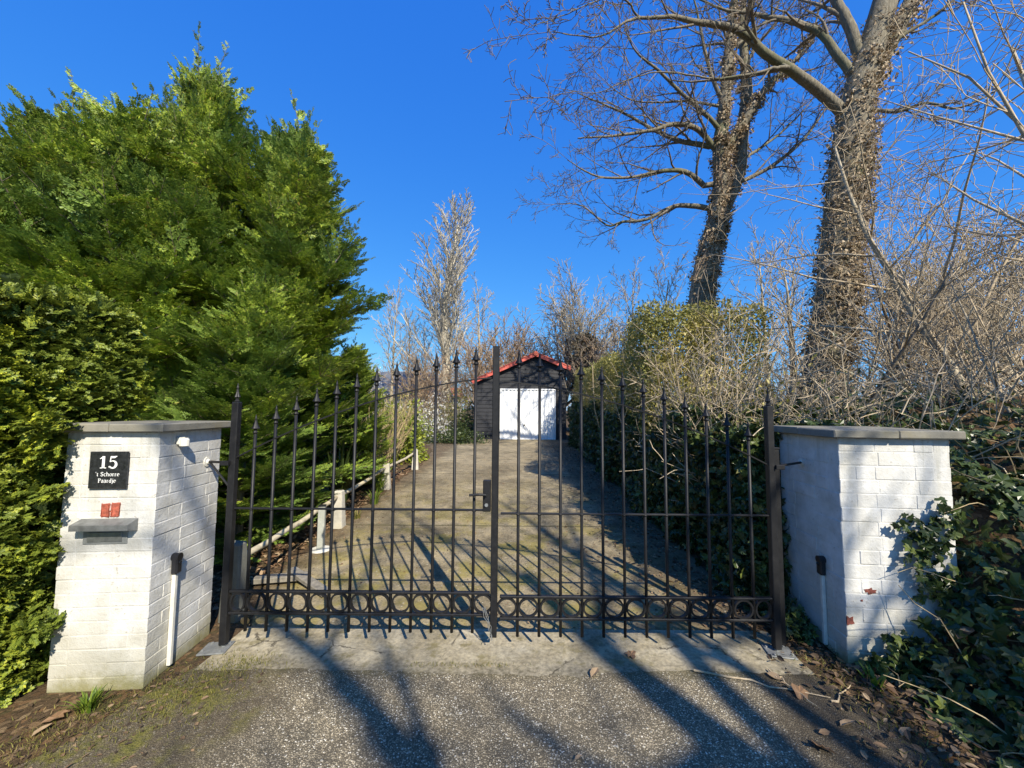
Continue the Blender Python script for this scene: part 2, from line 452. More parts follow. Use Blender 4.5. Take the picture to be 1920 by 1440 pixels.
def aggregate(name):
    """worn surface dressing: pale and dark chips in grey binder, mossy dirt towards the verge"""
    m, nt, b = newmat(name)
    P = wpos(nt); s = xyz(nt, P)
    vo = nt.nodes.new('ShaderNodeTexVoronoi'); vo.inputs['Scale'].default_value = 125; nt.links.new(P, vo.inputs['Vector'])
    hue = xyz(nt, vo.outputs['Color'])
    chips = ramp(nt, [(0, (.09, .078, .060)), (.28, (.17, .15, .118)), (.55, (.27, .238, .185)), (.78, (.35, .31, .245)), (.91, (.44, .40, .33)), (.97, (.58, .56, .52)), (1, (.75, .73, .70))], hue[0])
    gap = smoothstep(nt, vo.outputs['Distance'], .62, .40)
    c = mix(nt, gap, (.11, .098, .078), chips)
    v2 = nt.nodes.new('ShaderNodeTexVoronoi'); v2.inputs['Scale'].default_value = 46; nt.links.new(P, v2.inputs['Vector'])
    h2 = xyz(nt, v2.outputs['Color'])
    big = math_(nt, 'MULTIPLY', smoothstep(nt, h2[1], .90, .93), smoothstep(nt, v2.outputs['Distance'], .36, .22))
    c = mix(nt, big, c, (.52, .50, .46))
    bl = noise(nt, 1.1, 5, .62, P)
    c = mix(nt, 1.0, c, ramp(nt, [(.3, (.75, .72, .64)), (.5, (1.15, 1.1, .97)), (.70, (1.5, 1.43, 1.24))], bl), 'MULTIPLY')
    c = mix(nt, .8, c, ramp(nt, [(.35, (.72, .72, .70)), (.65, (1.25, 1.22, 1.15))], noise(nt, 9, 6, .7, P)), 'MULTIPLY')
    ck = nt.nodes.new('ShaderNodeTexVoronoi'); ck.feature = 'DISTANCE_TO_EDGE'; ck.inputs['Scale'].default_value = .8
    nz = nt.nodes.new('ShaderNodeTexNoise'); nz.inputs['Scale'].default_value = 3; nz.inputs['Detail'].default_value = 6; nt.links.new(P, nz.inputs['Vector'])
    nt.links.new(mix(nt, .35, P, nz.outputs[1], 'ADD'), ck.inputs['Vector'])
    c = mix(nt, math_(nt, 'MULTIPLY', math_(nt, 'MULTIPLY', smoothstep(nt, ck.outputs['Distance'], .010, .003), smoothstep(nt, bl, .5, .58)), .4), c, (.06, .05, .035))
    # dirt and moss at the left verge and along the threshold joint
    ed = math_(nt, 'ADD', s[0], math_(nt, 'MULTIPLY', noise(nt, 2.6, 5, .65, P), .9))
    d1 = smoothstep(nt, ed, -.62, -1.15)
    c = mix(nt, math_(nt, 'MULTIPLY', d1, .75), c, ramp(nt, [(.35, (.055, .042, .025)), (.65, (.12, .092, .055))], noise(nt, 30, 5, .7, P)))
    mo = math_(nt, 'MULTIPLY', smoothstep(nt, ed, -.85, -1.3), smoothstep(nt, noise(nt, 4.5, 5, .68, P), .45, .60))
    c = mix(nt, math_(nt, 'MULTIPLY', mo, .8), c, ramp(nt, [(.3, (.075, .08, .012)), (.7, (.21, .19, .03))], noise(nt, 60, 4, .6, P)))
    jt = math_(nt, 'MULTIPLY', smoothstep(nt, math_(nt, 'ADD', s[1], math_(nt, 'MULTIPLY', noise(nt, 6, 5, .6, P), .2)), 2.52, 2.70), smoothstep(nt, noise(nt, 3, 4, .6, P), .36, .5))
    c = mix(nt, math_(nt, 'MULTIPLY', jt, .8), c, (.11, .095, .04))
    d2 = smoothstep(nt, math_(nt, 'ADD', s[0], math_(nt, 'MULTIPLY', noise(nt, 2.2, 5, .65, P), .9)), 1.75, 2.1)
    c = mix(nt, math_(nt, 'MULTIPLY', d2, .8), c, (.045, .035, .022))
    nt.links.new(c, b.inputs['Base Color']); b.inputs['Roughness'].default_value = .8
    b.inputs['Specular IOR Level'].default_value = .35
    h = math_(nt, 'ADD', math_(nt, 'MULTIPLY', gap, .5), math_(nt, 'ADD', math_(nt, 'MULTIPLY', hue[1], .7), big))
    bump(nt, b, h, .9, .006)
    return m

def drive_mat():
    m, nt, b = newmat('old_mossy_drive')
    P = wpos(nt); s = xyz(nt, P)
    n1 = noise(nt, .9, 6, .65, P); n2 = noise(nt, 45, 5, .7, P)
    c = ramp(nt, [(.3, (.125, .102, .064)), (.5, (.23, .19, .12)), (.7, (.33, .275, .18))], n1)
    c = mix(nt, .6, c, ramp(nt, [(.3, (.35, .34, .32)), (.5, (1, 1, 1)), (.70, (1.8, 1.7, 1.55))], n2), 'MULTIPLY')
    mo = math_(nt, 'MULTIPLY', smoothstep(nt, noise(nt, 1.7, 6, .7, P), .46, .62), smoothstep(nt, s[1], 9.5, 4))
    c = mix(nt, math_(nt, 'MULTIPLY', mo, .7), c, (.21, .175, .04))
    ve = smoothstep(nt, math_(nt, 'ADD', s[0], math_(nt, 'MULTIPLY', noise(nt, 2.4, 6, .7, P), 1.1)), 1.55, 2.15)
    c = mix(nt, math_(nt, 'MULTIPLY', ve, .8), c, ramp(nt, [(.35, (.055, .042, .026)), (.65, (.14, .105, .065))], n2))  # right-edge litter dirt, also darkened to paint in the hedge's shade
    ve2 = smoothstep(nt, math_(nt, 'SUBTRACT', s[0], math_(nt, 'MULTIPLY', noise(nt, 2.9, 6, .7, P), .7)), -2.25, -2.6)
    c = mix(nt, math_(nt, 'MULTIPLY', ve2, .8), c, ramp(nt, [(.35, (.07, .05, .03)), (.65, (.17, .12, .07))], n2))
    st = noise(nt, 4.5, 7, .72, P)
    c = mix(nt, .75, c, ramp(nt, [(.34, (.45, .45, .43)), (.5, (1, 1, 1)), (.66, (1.35, 1.3, 1.15))], st), 'MULTIPLY')
    jy = math_(nt, 'ABSOLUTE', math_(nt, 'SUBTRACT', math_(nt, 'FRACT', math_(nt, 'MULTIPLY', math_(nt, 'ADD', s[1], math_(nt, 'MULTIPLY', st, .05)), .28)), .5))
    c = mix(nt, math_(nt, 'MULTIPLY', smoothstep(nt, jy, .008, .003), .75), c, (.06, .055, .025))
    vo = nt.nodes.new('ShaderNodeTexVoronoi'); vo.inputs['Scale'].default_value = 30; nt.links.new(P, vo.inputs['Vector'])
    h = xyz(nt, vo.outputs['Color'])
    sp = math_(nt, 'MULTIPLY', smoothstep(nt, h[0], .86, .92), smoothstep(nt, vo.outputs['Distance'], .32, .2))
    c = mix(nt, math_(nt, 'MULTIPLY', sp, .8), c, (.42, .37, .27))
    dk = math_(nt, 'MULTIPLY', smoothstep(nt, h[1], .80, .9), smoothstep(nt, vo.outputs['Distance'], .35, .2))
    c = mix(nt, math_(nt, 'MULTIPLY', dk, .6), c, (.05, .04, .028))
    nt.links.new(c, b.inputs['Base Color']); b.inputs['Roughness'].default_value = .9
    b.inputs['Specular IOR Level'].default_value = .2
    bump(nt, b, math_(nt, 'ADD', n2, sp), .7, .008)
    return m

def soil_mat():
    m, nt, b = newmat('leafy_soil')
    P = wpos(nt)
    n1 = noise(nt, 3, 6, .7, P); n2 = noise(nt, 40, 5, .75, P)
    c = ramp(nt, [(.3, (.035, .024, .014)), (.5, (.085, .058, .034)), (.7, (.155, .105, .06))], n2)
    c = mix(nt, math_(nt, 'MULTIPLY', smoothstep(nt, n1, .5, .65), .6), c, (.06, .065, .02))
    vo = nt.nodes.new('ShaderNodeTexVoronoi'); vo.inputs['Scale'].default_value = 26; nt.links.new(P, vo.inputs['Vector'])
    h = xyz(nt, vo.outputs['Color'])
    c = mix(nt, math_(nt, 'MULTIPLY', smoothstep(nt, h[0], .6, .7), .65), c, ramp(nt, [(0, (.10, .06, .03)), (.6, (.21, .12, .06)), (1, (.30, .22, .13))], h[1]))
    nt.links.new(c, b.inputs['Base Color']); b.inputs['Roughness'].default_value = .95
    b.inputs['Specular IOR Level'].default_value = .15
    bump(nt, b, math_(nt, 'ADD', n2, h[2]), .9, .02)
    return m

def board_mat():
    m, nt, b = newmat('black_tarred_boards')
    v = coords(nt, 'Object', (1.5, 1.5, 14)); n = noise(nt, 4, 6, .7, v, .3)
    nt.links.new(ramp(nt, [(.3, (.012, .012, .015)), (.6, (.024, .025, .030)), (.8, (.045, .046, .052))], n), b.inputs['Base Color'])
    b.inputs['Roughness'].default_value = .62; b.inputs['Specular IOR Level'].default_value = .35
    bump(nt, b, n, .4, .006)
    return m

def tile_mat():
    m, nt, b = newmat('red_roof_tiles')
    g = nt.nodes.new('ShaderNodeNewGeometry')
    n = noise(nt, 6, 5, .65, coords(nt))
    c = ramp(nt, [(0, (.30, .055, .032)), (.5, (.40, .085, .05)), (1, (.48, .13, .075))], g.outputs['Random Per Island'])
    c = mix(nt, math_(nt, 'MULTIPLY', smoothstep(nt, n, .52, .7), .45), c, (.14, .075, .05))
    nt.links.new(c, b.inputs['Base Color']); b.inputs['Roughness'].default_value = .8
    return m

M = {}
M['brick'] = white_brick()
M['coping'] = concrete('weathered_coping_concrete', (.24, .225, .185), (.15, .125, .06), .5)
def threshold_mat():
    m, nt, b = newmat('stained_threshold_concrete')
    P = wpos(nt); s = xyz(nt, P); n1 = noise(nt, 2.3, 7, .7, P); n2 = noise(nt, 38, 5, .7, P); n3 = noise(nt, 7, 6, .7, P)
    c = ramp(nt, [(.32, (.17, .142, .088)), (.48, (.29, .25, .17)), (.66, (.40, .355, .26))], n1)
    c = mix(nt, .7, c, ramp(nt, [(.3, (.45, .44, .42)), (.5, (1, 1, 1)), (.70, (1.55, 1.5, 1.4))], n2), 'MULTIPLY')
    c = mix(nt, math_(nt, 'MULTIPLY', smoothstep(nt, n3, .52, .66), .6), c, (.15, .125, .045))
    fr = smoothstep(nt, math_(nt, 'ADD', s[1], math_(nt, 'MULTIPLY', n3, .22)), 2.76, 2.60)
    c = mix(nt, math_(nt, 'MULTIPLY', fr, .85), c, ramp(nt, [(.4, (.10, .088, .06)), (.6, (.24, .21, .155))], n2))
    vo = nt.nodes.new('ShaderNodeTexVoronoi'); vo.feature = 'DISTANCE_TO_EDGE'; vo.inputs['Scale'].default_value = 1.3; nt.links.new(mix(nt, .25, P, nt.nodes['Noise Texture'].outputs[1], 'ADD'), vo.inputs['Vector'])
    cr = math_(nt, 'MULTIPLY', smoothstep(nt, vo.outputs['Distance'], .012, .003), smoothstep(nt, n1, .48, .56))
    c = mix(nt, math_(nt, 'MULTIPLY', cr, .8), c, (.05, .042, .03))
    nt.links.new(c, b.inputs['Base Color']); b.inputs['Roughness'].default_value = .9; b.inputs['Specular IOR Level'].default_value = .2
    bump(nt, b, math_(nt, 'ADD', n2, n3), .6, .006)
    return m
M['threshold'] = threshold_mat()
M['postc'] = concrete('pale_post_concrete', (.50, .47, .40), (.33, .29, .17), .4)
M['kerb'] = concrete('mossy_grey_concrete', (.17, .17, .145), (.10, .11, .05), .6)
M['gate'] = gate_paint()
M['agg'] = aggregate('worn_chip_surface')
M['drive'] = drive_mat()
M['soil'] = soil_mat()
M['board'] = board_mat()
M['tile'] = tile_mat()
M['verge'] = plain('red_verge_paint', (.55, .10, .07), .6, 0, 8, .2, .1)
M['door'] = plain('white_garage_door_paint', (.78, .79, .80), .5, 0, 3, .05, .05)
M['slate'] = plain('polished_black_stone', (.022, .024, .026), .22, 0, 60, .5, .04)
M['white'] = plain('white_lettering', (.82, .82, .80), .6, 0, 40, .05, 0)
M['zinc'] = plain('dull_zinc', (.20, .205, .20), .55, .3, 25, .3, .15)
M['zinc2'] = plain('grey_slot_plate', (.27, .28, .275), .5, .2, 25, .2, .1)
M['plastic'] = plain('black_plastic', (.014, .014, .016), .35, 0, 60, .2, .03)
M['pvc'] = plain('off_white_conduit', (.62, .60, .53), .5, 0, 18, .15, .05)
M['redbrick'] = plain('bare_red_brick', (.34, .085, .05), .9, 0, 55, .5, .6)
M['redbrick2'] = plain('dark_bare_brick', (.17, .05, .035), .9, 0, 70, .6, .5)
M['steel'] = plain('galvanised_steel', (.33, .34, .34), .45, .7, 30, .25, .1)
M['rail'] = plain('weathered_pale_pole', (.46, .40, .28), .8, 0, 14, .35, .3)
M['bollard'] = plain('grey_green_bollard_paint', (.40, .41, .36), .45, .2, 20, .15, .05)
M['wood'] = plain('grey_weathered_wood', (.20, .18, .145), .85, 0, 22, .4, .5)
M['roofgrey'] = plain('grey_slate_roof', (.11, .115, .125), .7, 0, 9, .3, .2)
M['plaster'] = plain('pale_plaster', (.55, .52, .46), .9, 0, 6, .15, .1)
M['glassy'] = plain('window_glass', (.05, .06, .075), .08, 0, 3, .1, 0, .8)

# ------------------------------------------------------------------ the setting: ground, drive, road
def sheet(xs, ys, zoff, wob=0.0, seed=0, left=None, right=None):
    rng = np.random.default_rng(seed); V = []
    for y in ys:
        l, r = (left(y), right(y)) if left else (xs[0], xs[-1])
        row = np.linspace(l, r, len(xs)) if left else np.array(xs, float)
        if wob:
            row = row.copy(); row[0] += rng.normal(0, wob); row[-1] += rng.normal(0, wob)
        for x in row: V.append((x, y, gz(y)+zoff))
    n = len(xs); i = np.arange(len(ys)-1)[:, None]*n+np.arange(n-1)[None]
    return Geo().add(V, np.stack([i, i+1, i+n+1, i+n], -1).reshape(-1, 4))

gx = np.concatenate([[-400, -150, -60, -25], np.linspace(-10, 10, 21), [25, 60, 150, 400]])
gy = np.concatenate([[-80, -40, -20, -10, -4, 0, 1, 2, 2.6], np.linspace(3, 21, 19), [26, 40, 70, 150, 400, 900]])
structure('ground', sheet(gx, gy, 0), M['soil'])
dl = lambda y: np.interp(y, [2.95, 4, 10, 13, 15.3, 16.6, 19], [-1.98, -2.28, -2.32, -2.6, -3.7, -6.5, -7.5])
dr = lambda y: np.interp(y, [2.95, 4, 6, 16, 19], [1.85, 2.0, 2.1, 2.35, 2.4])
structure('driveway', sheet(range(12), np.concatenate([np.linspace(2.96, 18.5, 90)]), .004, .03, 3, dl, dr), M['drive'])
_rt = np.random.default_rng(5); _ys = np.concatenate([[2.50, 2.56], np.linspace(2.62, 3.0, 6)]); _xs = np.linspace(-1.98, 1.92, 90); _V = []
_w = np.cumsum(_rt.normal(0, .006, 90)); _w = _w-np.linspace(_w[0], _w[-1], 90)+_rt.normal(0, .005, 90)
for j, y in enumerate(_ys):
    for k, x in enumerate(_xs): _V.append((x, y+(_w[k] if j < 2 else 0), .0075 if j else .001))
_i = np.arange(len(_ys)-1)[:, None]*90+np.arange(89)[None]
structure('threshold_slab', Geo().add(_V, np.stack([_i, _i+1, _i+91, _i+90], -1).reshape(-1, 4)), M['threshold'])
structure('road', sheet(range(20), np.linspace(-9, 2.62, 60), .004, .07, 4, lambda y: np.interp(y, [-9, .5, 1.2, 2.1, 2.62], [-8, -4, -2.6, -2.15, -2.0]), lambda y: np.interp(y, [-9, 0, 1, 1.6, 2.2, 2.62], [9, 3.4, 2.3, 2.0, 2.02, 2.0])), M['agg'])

# ------------------------------------------------------------------ brick pillars
def brick_pillar(corner, rot, W, D, H, nc, blen, seed, mirror, name_label):
    """corner: the near corner beside the opening; mirror=-1 body to the left, +1 to the right"""
    rng = np.random.default_rng(seed)
    root = thing('brick_pillar', name_label, 'gate pillar', (corner[0], corner[1], 0))
    cs, sn = math.cos(rot), math.sin(rot); RM = np.array([[cs, -sn, 0], [sn, cs, 0], [0, 0, 1]])
    def loc(x, y, z): return RM @ np.array([x, y, z]) + np.array([corner[0], corner[1], 0])
    g = Geo(); h = H/nc; dp = .10
    def row(axis, a0, a1, b0, b1, z, off):
        L = a1-a0; cuts = [a0]; x = a0+off*blen if off else a0+blen
        while x < a1-.07: cuts.append(x); x += blen
        cuts.append(a1)
        for u, w in zip(cuts[:-1], cuts[1:]):
            if w-u < .03: continue
            d = rng.normal(0, .0010)
            jx = .0035
            if axis == 0: c = ((u+w)/2, (b0+b1)/2+d, z); s = (w-u-jx, b1-b0, h-.0045)
            else: c = ((b0+b1)/2+d, (u+w)/2, z); s = (b1-b0, w-u-jx, h-.0045)
            box(g, loc(c[0]*mirror, c[1], c[2]), s, rot=rot + rng.normal(0, .0025), ch=.0035, jit=.0009, rng=rng)
    for i in range(nc):
        z = (i+.5)*h
        if i % 2 == 0:
            row(0, 0, W, 0, dp, z, 0); row(0, 0, W, D-dp, D, z, 0)
            row(1, dp+.002, D-dp-.002, 0, dp, z, .5); row(1, dp+.002, D-dp-.002, W-dp, W, z, .5)
        else:
            row(1, 0, D, 0, dp, z, 0); row(1, 0, D, W-dp, W, z, 0)
            row(0, dp+.002, W-dp-.002, 0, dp, z, .5); row(0, dp+.002, W-dp-.002, D-dp, D, z, .5)
    box(g, loc(W/2*mirror, D/2, H/2), (W-.0055, D-.0055, H), rot=rot, ch=.002)
    put('brickwork', g, M['brick'], root)
    return root, loc

LP, lloc = brick_pillar((-2.145, 2.36), R_(4.5), .52, .56, 1.497, 19, .212, 1, -1, 'white painted brick pillar with a house number plaque and letter slot')
RP, rloc = brick_pillar((2.205, 2.615), R_(-5), .69, .66, 1.478, 16, .245, 2, 1, 'white painted brick pillar half grown over by dark ivy, with flaked red spots')

def coping(root, loc, W, D, H, mirror, rot, ov, th, seed):
    rng = np.random.default_rng(seed); g = Geo(); n = 2
    for k in range(n):
        for j in range(2 if mirror > 0 else 1):
            d0 = -ov+(D+2*ov)*j/2 if mirror > 0 else -ov; d1 = -ov+(D+2*ov)*(j+1)/2 if mirror > 0 else D+ov
            x0 = -ov+(W+2*ov)*k/n; x1 = -ov+(W+2*ov)*(k+1)/n
            box(g, loc((x0+x1)/2*mirror, (d0+d1)/2, H+th/2), (x1-x0-.002, d1-d0-.002, th+rng.normal(0, .0008)), rot=rot+rng.normal(0, .002), ch=.006, jit=.001, rng=rng)
    put('coping', g, M['coping'], root)
coping(LP, lloc, .52, .56, 1.497, -1, R_(4.5), .045, .05, 7)
coping(RP, rloc, .69, .66, 1.478, 1, R_(-5), .055, .055, 8)

# left pillar: letter slot, bare bricks, hinge bracket; the front face is local y = 0
def lbox(g, x, z, w, h, d, y0=0.0, ch=.003, jit=0, rng=None): return box(g, lloc(-x, y0-d/2, z), (w, d, h), rot=R_(4.5), ch=ch, jit=jit, rng=rng)
rng = np.random.default_rng(3)
g = Geo(); lbox(g, .262, .877, .245, .082, .006, ch=.002)
slot = put('letter_slot', g, M['zinc2'], LP)
g = Geo(); V = []
x0, x1 = .09, .405
for x in (x0, x1):
    for (y, z) in ((0, .912), (-.07, .930), (-.07, .962), (0, .984)): V.append(lloc(-x, y, z))
g.add(V, [np.array([(0, 1, 2, 3), (7, 6, 5, 4), (0, 4, 5, 1), (1, 5, 6, 2), (2, 6, 7, 3), (3, 7, 4, 0)])])
put('slot_hood', g, M['zinc'], slot)
g = Geo(); lbox(g, .262, .878, .19, .055, .006, -.006, ch=.002); put('slot_flap', g, M['steel'], slot)
for x in (.205, .262):
    g = Geo(); lbox(g, x+.012, 1.036, .047, .078, .006, jit=.004, rng=rng, ch=.002); put('bare_brick', g, M['redbrick'], LP)
# pin and eye that hold the gate stile
def hinge(root, a, b, plate_n, mt=M['steel']):
    g = Geo(); tubes(g, [(np.array([a, b]), .009)], 8); bar(g, b-np.array([.03, .035, 0]), b+np.array([.03, -.035, 0]), .03)
    hb = put('hinge_bracket', g, M['gate'], root)
    g = Geo(); lathe(g, [(.035, 0), (.035, .006), (.02, .008), (.012, .02)], a, 14, plate_n); put('wall_plate', g, M['pvc'], hb)
    return hb
fa = lloc(0, .42, 1.262)
hbl = hinge(LP, fa, np.array([-2.0, 2.75, 1.262]), (1, .08, 0))
g = Geo(); tubes(g, [(np.array([fa+np.array([.02, -.0, .0]), [-1.99, 2.745, 1.1]]), .007)], 6); put('brace_rod', g, M['gate'], hbl)
fr = rloc(0, .38, 1.262)
hbr = hinge(RP, fr, np.array([1.88, 2.76, 1.262]), (-1, .08, 0))
# flaked paint on the right pillar (front face)
for (px, py, w, h, s) in ((1626, 1106, .085, .045, 1), (1590, 1163, .085, .07, 2), (1612, 1124, .02, .015, 3)):
    r2 = np.random.default_rng(s); c = at(px, py, 2.62); n = 14; a = np.linspace(0, 6.28, n, endpoint=False); rr = r2.uniform(.45, 1.1, n)
    xl = (c[0]-2.205)/math.cos(R_(-5)); g = Geo()
    ring = [rloc(max(.002, xl+math.cos(t)*w*.5*q), -.0035-.0, c[2]+math.sin(t)*h*.5*q) for t, q in zip(a, rr)]
    back = [rloc(max(.002, xl+math.cos(t)*w*.5*q*1.1), .004, c[2]+math.sin(t)*h*.5*q*1.1) for t, q in zip(a, rr)]
    g.add(np.array(ring+back), [np.arange(n)[None], np.stack([np.arange(n), np.arange(n)+n, (np.arange(n)+1) % n+n, (np.arange(n)+1) % n], 1)])
    put('flaked_patch', g, M['redbrick2'], RP)

# plaque ----------------------------------------------------------------------
pc = lloc(-.262, -.008, 1.272)
PL = thing('house_number_plaque', 'square black stone plaque with white number 15 on the left pillar', 'house number', pc)
g = Geo(); lbox(g, .262, 1.272, .212, .218, .012, -.008, ch=.003); put('stone_plate', g, M['slate'], PL)
g = Geo(); lbox(g, .268, 1.265, .200, .215, .008, 0, ch=.002); put('backing_plate', g, M['plastic'], PL)
def ribbon(g, pts, wid, z0=0.0, depth=.0015, ox=0.0, oz=0.0, sc=1.0):
    """a pen stroke of varying width on the plaque face, slightly raised"""
    p = np.array(pts, float); n = len(p); w = np.broadcast_to(np.array(wid, float), (n,))/2
    t = np.gradient(p, axis=0); t /= np.maximum(np.linalg.norm(t, axis=1, keepdims=True), 1e-9); q = np.stack([-t[:, 1], t[:, 0]], 1)
    L = p+q*w[:, None]; Rr = p-q*w[:, None]; V = []
    for y in (-.0203-depth, -.0203):
        for S in (L, Rr):
            for (x, z) in S: V.append(lloc(-.262+ox+x*sc, y, 1.272+oz+z*sc))
    i = np.arange(n-1); F = [np.stack([i, i+n, i+n+1, i+1], 1), np.stack([i, i+1, i+2*n+1, i+2*n], 1), np.stack([i+n, i+3*n, i+3*n+1, i+n+1], 1)]
    g.add(V, F)
def arc(cx, cz, rx, rz, a0, a1, n=16):
    a = np.radians(np.linspace(a0, a1, n)); return np.stack([cx+rx*np.cos(a), cz+rz*np.sin(a)], 1)
g = Geo(); S = .072   # numerals, cap height
ribbon(g, [(0, 0), (0, 1)], .20, ox=-.027, oz=.010, sc=S)
ribbon(g, [(-.24, .035), (.24, .035)], .07, ox=-.027, oz=.010, sc=S)
ribbon(g, [(-.27, .78), (-.12, .88), (.0, .985)], [.05, .09, .05], ox=-.027, oz=.010, sc=S)
put('numeral', g, M['white'], PL)
g = Geo()
ribbon(g, [(-.2, .92), (.1, .92), (.3, 1.0)], [.17, .16, .05], ox=.026, oz=.010, sc=S)
ribbon(g, [(-.17, .98), (-.22, .52)], .07, ox=.026, oz=.010, sc=S)
b5 = np.vstack([[(-.22, .53)], arc(-.02, .32, .27, .29, 115, -150, 22)])
ribbon(g, b5, np.interp(np.arange(len(b5)), [0, 4, 11, 18, 22], [.05, .09, .2, .1, .09]), ox=.026, oz=.010, sc=S)
ribbon(g, arc(-.26, .13, .03, .03, 0, 360, 10), .07, ox=.026, oz=.010, sc=S)
put('numeral', g, M['white'], PL)
GL = {   # small roman lettering: strokes as (points, widths)
 "'": (.28, [([(.12, 1.0), (.12, .78)], [.14, .05])]),
 't': (.42, [([(.18, .8), (.18, .12), (.26, .02), (.38, .08)], [.05, .15, .13, .05]), ([(.02, .62), (.36, .62)], .07)]),
 'S': (.66, [(np.vstack([arc(.3, .74, .21, .21, 30, 250, 12), arc(.3, .26, .23, .24, 70, -160, 12)]), .12), ([(.53, .98), (.53, .74)], .05), ([(.07, .28), (.07, .02)], .05)]),
 'c': (.52, [(arc(.29, .32, .22, .31, 50, 320, 16), np.interp(np.arange(16), [0, 7, 15], [.07, .15, .06]))]),
 'h': (.68, [([(.14, 1.0), (.14, 0)], .14), (np.vstack([arc(.34, .42, .18, .2, 170, 0, 10), [(.52, 0)]]), .12), ([(.0, .02), (.28, .02)], .05), ([(.4, .02), (.66, .02)], .05), ([(.02, .98), (.14, .98)], .05)]),
 'o': (.62, [(arc(.3, .32, .22, .3, 90, 450, 22), np.interp(np.arange(22), [0, 5, 11, 16, 21], [.06, .15, .06, .15, .06]))]),
 'r': (.50, [([(.14, .64), (.14, 0)], .14), ([(.18, .48), (.28, .6), (.42, .6)], [.06, .09, .14]), ([(.0, .02), (.3, .02)], .05), ([(.02, .62), (.14, .62)], .05)]),
 'e': (.55, [(arc(.29, .32, .22, .3, 0, 320, 18), np.interp(np.arange(18), [0, 9, 17], [.07, .15, .06])), ([(.1, .35), (.5, .35)], .05)]),
 'P': (.66, [([(.16, 1.0), (.16, 0)], .15), (np.vstack([[(.16, .97)], arc(.34, .73, .2, .24, 90, -90, 12), [(.16, .49)]]), np.interp(np.arange(14), [0, 7, 13], [.05, .15, .05])), ([(.0, .02), (.34, .02)], .05), ([(.0, .98), (.2, .98)], .05)]),
 'a': (.58, [(np.vstack([arc(.27, .46, .17, .17, 150, 0, 8), [(.44, .06), (.54, .02)]]), .13), (np.vstack([[(.44, .38)], arc(.25, .19, .17, .17, 80, 290, 10), [(.44, .1)]]), .09)]),
 'd': (.64, [([(.46, 1.0), (.46, 0)], .14), (arc(.27, .31, .2, .29, 40, 320, 16), np.interp(np.arange(16), [0, 7, 15], [.06, .14, .06])), ([(.34, .98), (.46, .98)], .05), ([(.46, .02), (.6, .02)], .05)]),
 'j': (.32, [([(.17, .64), (.17, -.1), (.06, -.26), (-.04, -.2)], [.14, .14, .08, .1]), ([(.17, .9), (.17, .8)], .14), ([(.04, .62), (.17, .62)], .05)]),
 ' ': (.42, []),
}
def words(txt, oz, size):
    tot = sum(GL[c][0] for c in txt)*size*1.06; g = Geo(); x = -tot/2
    for c in txt:
        for pts, w in GL[c][1]:
            ribbon(g, np.array(pts), np.array(w)*.82, ox=x, oz=oz, sc=size)
        x += GL[c][0]*size*1.06
    put('lettering', g, M['white'], PL)
words("'t Schorre", -.036, .0245); words("Paardje", -.074, .0245)

# photocells ---------------------------------------------------------------
def photocell(loc, y, z0, label, nx, rot, ztop):
    base = loc(0, y, z0)
    t = thing('gate_sensor', label, 'gate sensor', base, 'photocell sensors on the pillars')
    g = Geo(); box(g, loc(nx*.014, y, (z0+ztop)/2), (.024, .026, ztop-z0), rot=rot, ch=.004); put('conduit', g, M['pvc'], t)
    g = Geo(); box(g, loc(nx*.02, y, ztop+.055), (.04, .05, .105), rot=rot, ch=.009)
    lathe(g, [(.025, -.021), (.025, .021)], loc(nx*.02, y, ztop+.107), 14, loc(1, 0, 0)-loc(0, 0, 0))
    put('sensor_housing', g, M['plastic'], t)
    g = Geo(); lathe(g, [(.012, 0), (.012, .003), (.008, .005)], loc(nx*.042, y, ztop+.075), 12, nx*(loc(1, 0, 0)-loc(0, 0, 0))); put('lens', g, M['slate'], t)
photocell(lloc, .17, .03, 'black photocell on a beige conduit strip, on the plaque pillar', 1, R_(4.5), .585)
photocell(rloc, .185, .03, 'black photocell on a white conduit strip, on the ivy covered pillar', -1, R_(-5), .50)
lb = lloc(.0, .15, 1.41)
t = thing('wall_spotlight', 'small cream wall light tucked under the coping of the left pillar', 'wall light', lb)
g = Geo(); box(g, lloc(.012, .15, 1.432), (.024, .05, .05), rot=R_(4.5), ch=.005); put('lamp_base', g, M['pvc'], t)
g = Geo(); lathe(g, [(.018, 0), (.026, -.012), (.028, -.05), (.02, -.055)], lloc(.036, .15, 1.45), 12); put('lamp_shade', g, M['pvc'], t)

